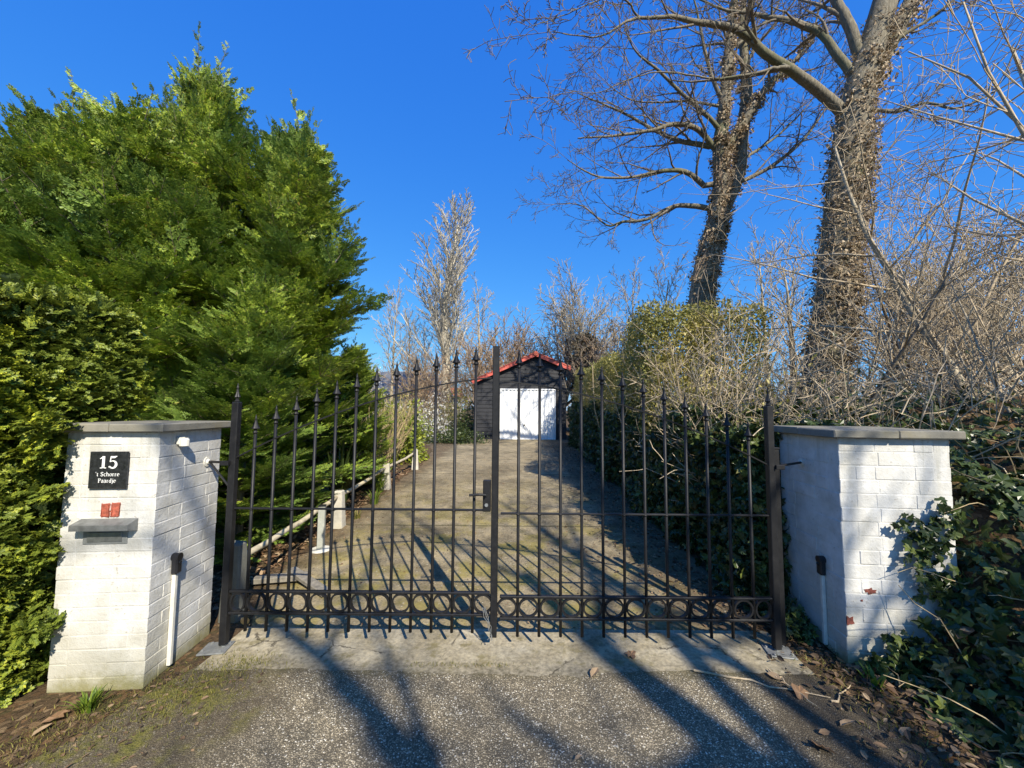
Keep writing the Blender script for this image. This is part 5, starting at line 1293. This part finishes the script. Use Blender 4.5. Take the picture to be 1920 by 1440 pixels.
# line runs away from the camera; the hedge body lies to its right
leafy_hedge('evergreen_hedge', 'low dark ivy grown hedge in deep shade behind the right gate leaf', [(1.98, 3.25), (1.92, 5), (2.05, 8), (2.25, 15.6)], 1.3, lambda s: 1.36+.14*math.sin(s*1.9)+.1*math.sin(s*4.7+1)+.07*math.sin(s*11), 'ivy', .072, 900, .09, L_IVY, B_DARK, 60, 71, (IVY_T, IVY_F), 1.2, 2500, .07)
leafy_hedge('tall_hedge', 'tall loose yellow green hedge above the drive, its top clipped flat', [(2.05, 5.9), (2.25, 8.5), (2.45, 12), (2.5, 15.4)], 2.0, lambda s: 3.15+.1*math.sin(s*2.1)+.06*math.sin(s*5) if s < 1.9 else 2.78+.08*math.sin(s*1.7), 'leaf', .056, 1150, .17, L_PRIV, B_TWIG, 190, 72, (SIMPLE_T, SIMPLE_F), 1.1, 9000, .08, .7)

def leaf_ball(name, label, cat, c, rx, ry, h, n, size, mat, seed, bmat=None, nst=0, tmpl=(SIMPLE_T, SIMPLE_F), shell=.5):
    rng = np.random.default_rng(seed); t = thing(name, label, cat, c)
    d = urand(rng, n); d[:, 2] = np.abs(d[:, 2])*1.0; r = rng.random(n)**shell; lump = 1+.18*np.sin(d[:, 0]*7+seed)+.15*np.sin(d[:, 1]*9+d[:, 2]*6)
    P = d*(r*lump)[:, None]*np.array([rx, ry, h])+np.array(c)
    g = Geo(); stamp(g, *tmpl, P, norm(d+rng.normal(0, .7, (n, 3))), norm(d+np.array([0, 0, .4])+rng.normal(0, .6, (n, 3))), size*rng.uniform(.6, 1.3, n)); put('foliage', g, mat, t)
    if nst:
        out = {}; Q = PP(kids=[0, 4, 6, 0], up=[.02]*4, rmin=.004)
        for k in range(nst):
            a = rng.uniform(0, 6.28); b = rng.uniform(.0, .7); grow(rng, np.array(c)+np.array([math.cos(a)*rx*.25, math.sin(a)*ry*.25, 0]), np.array([math.cos(a)*b*rx/h, math.sin(a)*b*ry/h, 1]), h*rng.uniform(.8, 1.15), .012, 2, Q, out)
        g = Geo(); tubes(g, out[2], 5); tubes(g, out[1], 3); tubes(g, out[0], 3); put('branches', g, bmat, t)
    return t
# loose mixed growth on and behind the low hedge
for k, (x, y, r_, h, n, mt, lab) in enumerate(((2.75, 4.25, .62, 2.15, 1500, L_PRIV, 'loose olive leaved shrub rising out of the low hedge near the right gate leaf'), (2.5, 5.2, .55, 2.35, 1500, L_PRIV, 'loose olive leaved shrub between the low hedge and the tall hedge'), (3.35, 3.9, .6, 2.0, 1200, L_DKG, 'loose dark leaved shrub behind the hinge side of the right gate leaf'), (4.3, 4.4, .9, 1.95, 1500, L_DKG, 'loose mixed green shrub behind the right pillar coping'), (5.6, 5.0, 1.0, 2.0, 1500, L_PRIV, 'loose olive shrub above the right end of the pillar coping'))):
    leaf_ball('leafy_shrub', lab, 'shrub', np.array([x, y, gz(y)]), r_, r_, h, n, .055, mt, 300+k, B_TWIG, 16, shell=.45)

# ------------------------------------------------------------------ ivy bank right of the right pillar
def bank_h(x, y):
    t = np.clip((x-2.36)/.74, 0, 1); a = 1.12*t**1.5; sy = np.clip((y-1.2)/1.5, 0, 1); sy = sy*sy*(3-2*sy)
    far = np.clip((x-3.2)/2.5, 0, 1)*.35+np.clip((y-3.0)/1.5, 0, 1)*.35
    n = .07*np.sin(x*5.3+y*3.1)+.05*np.sin(x*9.1-y*7.7)+.04*np.sin(y*13+x*4)
    return (a*(.22+.78*sy)+far*t+n*t)*np.clip((9.5-y)/1.5, 0, 1)
xs = np.linspace(2.2, 9, 70); ys = np.concatenate([np.linspace(.2, 4.6, 50), np.linspace(4.75, 9.5, 26)])
X, Yg = np.meshgrid(xs, ys); Z = np.maximum(bank_h(X, Yg)-.14, -.03)+np.vectorize(gz)(Yg)
i = np.arange(len(ys)-1)[:, None]*len(xs)+np.arange(len(xs)-1)[None]
structure('bank', Geo().add(np.stack([X, Yg, Z], -1).reshape(-1, 3), np.stack([i, i+1, i+len(xs)+1, i+len(xs)], -1).reshape(-1, 4)), M['soil'], True)
def in_pillar(p):
    c, s = math.cos(R_(-5)), math.sin(R_(-5)); dx, dy = p[:, 0]-2.205, p[:, 1]-2.615
    u = dx*c+dy*s; v = -dx*s+dy*c
    return (u > -.02) & (u < .72) & (v > -.03) & (v < .70) & (p[:, 2] < 1.6)
def ivy_bank():
    rng = np.random.default_rng(81)
    t = thing('ivy_bank', 'mound of dark glossy ivy spilling over the right pillar and the verge', 'ivy', (3.2, 2.2, 0))
    n = 15500; x = 2.26+np.abs(rng.exponential(1.25, n)); y = rng.uniform(.6, 9.0, n)**1.0; k = (y < 4.8) | (rng.random(n) < .5)
    x, y = x[k], y[k]; k = (x < 1.25*y+.9) & (x < 8.5); x, y = x[k], y[k]; n = len(x)
    h = bank_h(x, y); e = .02; gx_ = (bank_h(x+e, y)-h)/e; gy_ = (bank_h(x, y+e)-h)/e
    Nn = norm(np.stack([-gx_, -gy_, np.ones(n)], 1)); g0 = np.array([gz(v) for v in y])
    lay = np.abs(rng.normal(0, .055, n)); P = np.stack([x, y, h+g0], 1)+Nn*(.05-lay)[:, None]
    edge = np.clip((x-2.26)/.28, 0, 1); k = (rng.random(n) < .25+.75*edge) & ~in_pillar(P); P, Nn = P[k], Nn[k]; n = len(P)
    D = norm(rng.normal(0, .6, (n, 3))+np.array([-.4, -.5, -.35])); N = norm(Nn+rng.normal(0, .5, (n, 3))+np.array([0, -.2, .2]))
    g = Geo(); stamp(g, IVY_T, IVY_F, P, D, N, rng.choice([.04, .06, .085, .11], n)*rng.uniform(.8, 1.2, n))
    # sprigs climbing on the pillar face
    for (px, py, m, r) in ((1712, 992, 22, .05), (1740, 1030, 40, .07), (1775, 980, 40, .08), (1760, 1100, 45, .07), (1690, 1205, 24, .05), (1640, 1240, 16, .04)):
        c = at(px, py, 2.53); p = c+rng.normal(0, r, (m, 3))*np.array([1, .25, 1]); q = p.copy(); q[:, 1] = np.minimum(q[:, 1], 2.6-.0875*(q[:, 0]-2.2))
        stamp(g, IVY_T, IVY_F, q, norm(rng.normal(0, .5, (m, 3))+np.array([-.3, -.2, -.4])), norm(np.array([.1, -1, .3])+rng.normal(0, .4, (m, 3))), rng.uniform(.04, .075, m))
    put('leaves', g, L_IVY, t)
    L = []
    for _ in range(420):
        x = 2.3+rng.exponential(1.0); y = rng.uniform(1.0, 6); 
        if x > 1.3*y+.8: continue
        p = np.array([x, y, bank_h(x, y)+.0]); d = norm(np.array([rng.normal(-.3, .7), rng.normal(-.2, .7), rng.uniform(.0, 1.0)])); Q = [p]; l = rng.uniform(.15, .6)
        for _k in range(4): d = norm(d+rng.normal(0, .25, 3)+np.array([0, 0, -.1])); Q.append(Q[-1]+d*l/4)
        Q = np.array(Q)
        if in_pillar(Q).any(): continue
        L.append((Q, np.linspace(.0045, .002, 5)))
    put('stems', tubes(Geo(), L, 4), B_STRAW, t)
    # small ivy tuft at the foot of the shaded pillar side
    t2 = thing('ivy_patch', 'small dark ivy patch at the foot of the shaded side of the right pillar', 'ivy', (2.1, 3.0, 0))
    m = 420; p = np.stack([rng.normal(2.12, .07, m), rng.uniform(2.85, 3.5, m), np.abs(rng.normal(0, .13, m))], 1); k = p[:, 2] < (p[:, 1]-2.7)*.75+.03; p = p[k]; m = len(p); k = ~in_pillar(p); p = p[k]; m = len(p)
    g = Geo(); stamp(g, IVY_T, IVY_F, p, norm(rng.normal(0, .6, (m, 3))+np.array([-.4, -.4, -.3])), norm(np.array([-.5, -.4, .6])+rng.normal(0, .4, (m, 3))), rng.uniform(.04, .075, m)); put('leaves', g, L_IVY, t2)
ivy_bank()

# ------------------------------------------------------------------ small plants beyond the fence on the left
def gpt(px, py): p = gnd(px, py); return np.array([p[0], p[1], gz(p[1])])
# dry straw coloured shrub of upright shoots
def stem_shrub(name, label, c, n, h, spread, r, mat, seed, kids=5):
    rng = np.random.default_rng(seed); t = thing(name, label, 'shrub', c); out = {}
    Q = PP(seg=[4, 4, 7, 6], kids=[0, 3, kids, 0], up=[.02, .03, .03, .03], wander=[.12, .12, .07, .1], rmin=.003, ang=[(15, 40)]*4, ratio=[.5, .5, .35, .4])
    for k in range(n):
        a = rng.uniform(0, 6.28); b = rng.uniform(0, 1)**.6
        grow(rng, np.array(c)+np.array([math.cos(a), math.sin(a), 0])*spread*.3*b, np.array([math.cos(a)*b*.5, math.sin(a)*b*.5, 1]), h*rng.uniform(.7, 1.1), r*rng.uniform(.6, 1.2), 2, Q, out)
    put('stems', tubes(Geo(), out[2], 5), mat, t, smooth=True); g = Geo(); tubes(g, out[1], 3); tubes(g, out[0], 3); put('twigs', g, mat, t)
stem_shrub('dry_shrub', 'straw coloured shrub of many upright shoots behind the pole fence', np.array([-3.0, 7.9, gz(7.9)]), 46, 1.75, 1.1, .014, B_STRAW, 91)
stem_shrub('dry_shrub', 'second straw coloured shrub, a little further along the pole fence', np.array([-3.15, 9.3, gz(9.3)]), 34, 1.6, 1.0, .014, B_STRAW, 92)
leaf_ball('round_conifer', 'small dense green conifer bush at the far end of the pole fence', 'bush', np.array([-2.95, 10.6, gz(10.6)]), .62, .62, 1.5, 2600, .10, L_CLIP, 93, tmpl=spray_template(np.random.default_rng(3), 5, .1, .5), shell=.35)
leaf_ball('blossom_bush', 'white flowering bush left of the garage', 'bush', np.array([-3.35, 15.6, gz(15.6)]), 1.15, .9, 1.75, 1900, .085, L_BLO, 94, B_DARK, 14)
leaf_ball('green_bush', 'green undergrowth bush beneath the white flowering bush', 'bush', np.array([-3.6, 15.2, gz(15.2)]), 1.0, .7, .9, 1500, .09, L_CLIP, 95)
leaf_ball('low_shrub', 'low spreading green shrub beside the left garage corner', 'shrub', np.array([-2.05, 14.9, gz(14.9)]), 1.0, .55, .55, 2200, .085, L_DKG, 96)
leaf_ball('dark_bush', 'dark round evergreen bush against the left garage wall', 'bush', np.array([-2.35, 16.9, gz(16.9)]), .8, .6, 1.7, 2000, .09, L_DKG, 97)
leaf_ball('blossom_tree', 'small white flowering tree in front of the far grey roof', 'tree', np.array([at(672, 700, 17)[0], 17, gz(17)]), 1.3, 1.0, 3.1, 1300, .07, L_BLO, 98, B_TWIG, 22)
for k, (px, Y, yt, w, lab) in enumerate(((690, 20, 738, 2.0, 'clipped green hedge bush below the far grey roof'), (745, 21, 742, 1.8, 'olive hedge bush right of the one below the far roof'), (860, 20, 740, 1.9, 'olive hedge bush between the flowering bush and the garage'), (800, 22, 735, 2.0, 'brownish hedge bush behind the white flowering bush'))):
    x = at(px, 740, Y)[0]; leaf_ball('garden_bush', lab, 'bush', np.array([x, Y, gz(Y)]), w, .9, at(px, yt, Y)[2]-gz(Y), 2400, .13, (L_CLIP, L_PRIV, L_PRIV, L_DRY)[k], 100+k, B_DARK, 10)
# strap leaved clumps
def strap(name, label, c, n, h, mat, seed, cat='plant', w=.02):
    rng = np.random.default_rng(seed); t = Geo()
    for _ in range(n):
        a = rng.uniform(0, 6.28); d = np.array([math.cos(a), math.sin(a), 0]); l = h*rng.uniform(.6, 1.15); b = rng.uniform(.15, .75); p0 = np.array(c)+d*rng.uniform(0, .12*h+.03); s = np.array([-d[1], d[0], 0])*w*rng.uniform(.6, 1.1); V = []
        for q in np.linspace(0, 1, 6):
            p = p0+d*b*l*q**1.6+np.array([0, 0, l*(q-.42*b*q**2.6)]); k = (1-q**3)*.5; V += [p-s*k, p+s*k]
        i = np.arange(5)*2; t.add(V, np.stack([i, i+1, i+3, i+2], 1))
    return single(name, t, mat, label, cat, c)
strap('strap_plant', 'tall dark strap leaved plant under the conifer boughs beyond the fence', np.array([-2.85, 6.5, gz(6.5)]), 60, 1.15, L_DKG, 111, w=.05)
strap('grass_clump', 'bright green grassy clump along the fence, between its first and second post', np.array([-2.22, 6.35, gz(6.35)]), 80, .26, L_GRN, 112, w=.016)
strap('grass_clump', 'bright green grassy clump at the second white fence post', np.array([-2.42, 7.15, gz(7.15)]), 80, .34, L_GRN, 113, w=.016)
strap('grass_clump', 'small yellowish grass clump at the foot of the first white fence post', np.array([-2.2, 5.6, gz(5.6)]), 40, .16, L_MOSS, 114, w=.012)
strap('green_weed', 'bright green weed tuft at the foot of the plaque pillar', gnd(165, 1332), 90, .10, L_GRN, 115, w=.011)
strap('green_weed', 'small fresh weed with broad leaves at the foot of the ivy pillar', gnd(1640, 1288), 14, .11, L_GRN, 116, w=.03)

# ------------------------------------------------------------------ ground litter
def litter(name, label, n, sampler, size, mat, seed, tmpl=(LEAF_T, LEAF_F), flat=.35):
    rng = np.random.default_rng(seed); P = sampler(rng, n); n = len(P)
    g = Geo(); stamp(g, *tmpl, P, norm(rng.normal(size=(n, 3))*np.array([1, 1, .2])), norm(np.array([0, 0, 1.])+rng.normal(0, flat, (n, 3))), rng.uniform(.5, 1.3, n)*size)
    o = put(name, g, mat); tag(o, label, 'ground cover', kind='stuff'); return o
def smp_right(rng, n):
    y = rng.uniform(.9, 3.6, n); x = np.interp(y, [.9, 1.7, 2.2, 2.6, 3.6], [1.9, 2.0, 2.1, 2.12, 1.85])+rng.normal(.12, .22, n); p = np.stack([x, y, np.maximum(bank_h(x, y), 0)+.012+rng.random(n)*.02], 1); return p[~in_pillar(p)]
litter('leaf_litter', 'brown leaf litter along the foot of the ivy bank', 1500, smp_right, .048, L_LIT, 121, flat=.55)
def smp_hedge(rng, n):
    y = rng.uniform(3.0, 15, n); x = np.interp(y, [3, 6, 15], [1.75, 1.85, 2.1])-rng.exponential(.28, n)+.1; return np.stack([x, y, np.array([gz(v) for v in y])+.012], 1)
litter('drive_litter', 'scattered dead leaves and bits on the shaded right side of the drive', 2400, smp_hedge, .045, L_LIT, 122, flat=.5)
def smp_drive(rng, n):
    y = rng.uniform(3.0, 12, n); x = rng.uniform(-2.2, 1.8, n); return np.stack([x, y, np.array([gz(v) for v in y])+.010], 1)
litter('drive_crumbs', 'tiny pale bits of leaf strewn over the old drive', 2600, smp_drive, .024, L_DRY, 123, (SIMPLE_T, SIMPLE_F))
def smp_left(rng, n):
    y = rng.uniform(2.9, 9.5, n); x = -2.38-rng.exponential(.35, n); return np.stack([x, y, np.array([gz(v) for v in y])+.012+rng.random(n)*.01], 1)
litter('needle_litter', 'rusty brown dead leaves on the soil under the conifers', 2200, smp_left, .055, L_DRY, 124)
def smp_fl(rng, n):
    y = rng.uniform(1.2, 2.5, n); x = np.interp(y, [1.2, 1.7, 2.3, 2.5], [-1.9, -2.2, -2.05, -1.95])+rng.normal(0, .25, n); return np.stack([x, y, np.full(n, .010)], 1)
litter('brown_litter', 'brown dead leaf bits at the foot of the plaque pillar and clipped hedge', 520, smp_fl, .03, L_LIT, 125)
def blades(name, label, n, f, h, mat, seed):
    rng = np.random.default_rng(seed); P = f(rng, n); n = len(P); g = Geo()
    T = np.array([(0, -.06, 0), (0, .06, 0), (.55, .045, .05), (.55, -.045, .05), (1, 0, .22)], float)
    D = norm(np.array([0, 0, .9])+rng.normal(0, .55, (n, 3))); stamp(g, T, [np.array([(0, 1, 2, 3)]), np.array([(3, 2, 4)])], P, D, urand(rng, n), h*rng.uniform(.4, 1.3, n))
    o = put(name, g, mat); tag(o, label, 'moss', kind='stuff')
def smp_m(rng, n):
    o = []
    for (px, py, sx, sy, w) in ((452, 1246, .13, .05, 1.4), (345, 1300, .17, .06, 1.5), (200, 1345, .2, .07, 1), (70, 1405, .16, .08, 1.2), (400, 1272, .15, .05, .7), (860, 1250, .22, .015, .5), (300, 1335, .25, .08, .6)):
        c = gnd(px, py); k = int(n*w/7); o.append(np.stack([rng.normal(c[0], sx, k), rng.normal(c[1], sy, k), np.full(k, .006)], 1))
    return np.concatenate(o)
blades('moss', 'yellow green moss and short grass along the foot of the plaque pillar', 4200, smp_m, .022, L_MOSS, 131)
def smp_v(rng, n):
    y = rng.uniform(1.3, 2.7, n); x = np.interp(y, [1.2, 1.7, 2.2, 2.7], [1.85, 1.95, 2.08, 2.05])+rng.normal(0, .09, n); return np.stack([x, y, np.full(n, .006)], 1)
blades('verge_grass', 'thin mossy grass along the foot of the ivy bank', 900, smp_v, .035, L_MOSS, 132)
# individual fallen leaves
FL = [(1115, 1267, .10, 'large grey brown leaf lying alone on the road right of the middle of the gate'), (1505, 1305, .09, 'curled orange brown leaf on the road below the right gate post'), (1452, 1274, .085, 'brown leaf on the road just below the right floor plate'), (1664, 1296, .12, 'big tan leaf caught at the corner of the ivy pillar'), (1590, 1364, .10, 'pale tan leaf on the road edge in front of the ivy pillar'),
      (1548, 1412, .09, 'pale leaf on the road near the bottom edge, right side'), (1735, 1318, .13, 'big dull brown leaf on the dark verge in front of the ivy'), (1800, 1290, .12, 'brown leaf lying on the low ivy right of the pillar'), (1362, 1128, .09, 'brown leaf on the shaded drive behind the right leaf'), (110, 1348, .10, 'orange leaf on the soil left of the green weed tuft'), (78, 1376, .08, 'small orange leaf near the bottom left corner'), (1180, 1232, .07, 'small brown leaf on the joint below the right leaf'), (1700, 1380, .10, 'long brown leaf near the bottom right verge'), (1602, 1262, .08, 'pale leaf at the very foot of the ivy pillar'), (1085, 1428, .05, 'tiny yellow leaf at the bottom edge right of the middle')]
for k, (px, py, s, lab) in enumerate(FL):
    rng = np.random.default_rng(200+k); c = gnd(px, py); c[2] = max(0, float(bank_h(c[0], c[1])) if c[0] > 2.26 else 0)+.016
    T = IVY_T.copy() if k % 2 else LEAF_T.copy(); T[:, 2] = T[:, 2]*1.6+.35*(T[:, 0]-.5)**2+.3*np.abs(T[:, 1])**1.5
    g = Geo(); a = rng.uniform(0, 6.28); stamp(g, T, IVY_F if k % 2 else LEAF_F, [c-np.array([math.cos(a), math.sin(a), 0])*s/2], [[math.cos(a), math.sin(a), .05]], [np.array([0, 0, 1.])+rng.normal(0, .25, 3)], [s])
    single('fallen_leaf', g, L_DRY, lab, 'leaf', c-np.array([0, 0, .012]), 'fallen leaves on the road and verge')
# fallen twigs near the right verge
for k, (a, b, lab) in enumerate((((1300, 1262), (1560, 1312), 'long thin dead twig lying on the road towards the ivy pillar'), ((1560, 1322), (1600, 1290), 'short pale twig beside the orange brown leaf'), ((1440, 1190+70), (1530, 1330), 'thin dark twig slanting over the road edge'))):
    A = gnd(*a); B = gnd(*b); t = np.linspace(0, 1, 8)[:, None]; P = A+(B-A)*t; r9 = np.random.default_rng(k); P[:, :2] += r9.normal(0, .012, (8, 2)); P[:, 2] = .014+.006*r9.random(8)
    single('fallen_twig', tubes(Geo(), [(P, np.linspace(.006, .002, 8))], 5), B_TWIG, lab, 'twig', (A+B)/2, 'dead twigs on the ground')

# ------------------------------------------------------------------ far woods along the horizon, one mass
def far_woods():
    rng = np.random.default_rng(141); out = []; tw = []
    for k in range(420):
        x = rng.uniform(-75, 75); y = rng.uniform(42, 62); h = rng.uniform(3.5, 7.5); p = np.array([x, y, .4])
        out.append((np.array([p, p+[rng.normal(0, .3), 0, h*.5], p+[rng.normal(0, .5), 0, h]]), np.array([.09, .06, .02])))
        for _ in range(26):
            z = h*rng.uniform(.15, .95); a = rng.uniform(0, 6.28); l = rng.uniform(.6, 1.9); q = p+np.array([0, 0, z]); e = q+np.array([math.cos(a)*l, math.sin(a)*l*.5, l*rng.uniform(.3, 1.3)])
            tw.append((np.array([q, (q+e)/2+rng.normal(0, .08, 3), e]), np.array([.035, .025, .012])))
    g = Geo(); tubes(g, out, 4); tubes(g, tw, 3); o = put('woods', g, B_RED); tag(o, 'far bare woods along the horizon behind the garden', 'woods', kind='stuff')
far_woods()

# ------------------------------------------------------------------ trees across the road behind the camera: their shadows fall on the gate
OV = bare_meshes(45, 11, .30, PP(rk=[.55, .62, .68, .62], kids=[0, 4, 6, 11], ang=[(30, 60)]*4, ratio=[.45, .45, .5, .5], up=[.03, .04, .05, .05], rmin=.007, start=[.1, .15, .2, .35]), 10, .75, .07)
SG = 'roadside trees behind the photographer'
bare_tree(OV, (B_BIG, B_DARK), 'roadside_tree', 'bare tree across the road behind the photographer, nearest the driveway', 'tree', (4.75, -5.6, 0), 2.0, (1.25, 1.25, 1.05), SG)
bare_tree(OV, (B_BIG, B_DARK), 'roadside_tree', 'bare tree across the road behind the photographer, opposite the ivy bank', 'tree', (7.4, -4.4, 0), 2.5, (1.1, 1.1, 1.0), SG)
bare_tree(OV, (B_BIG, B_DARK), 'roadside_tree', 'bare tree across the road behind the photographer, set back behind the other two', 'tree', (6.0, -8.6, 0), 4.1, (1.1, 1.1, 1.0), SG)

t = con_tree(1, 7.9, -4.8, 1.0, (1.45, 1.45, 1.12), 'dark conifer unseen behind the photographer, placed to shade the ivy bank')  # out of view, put in to shade the ivy at lower right
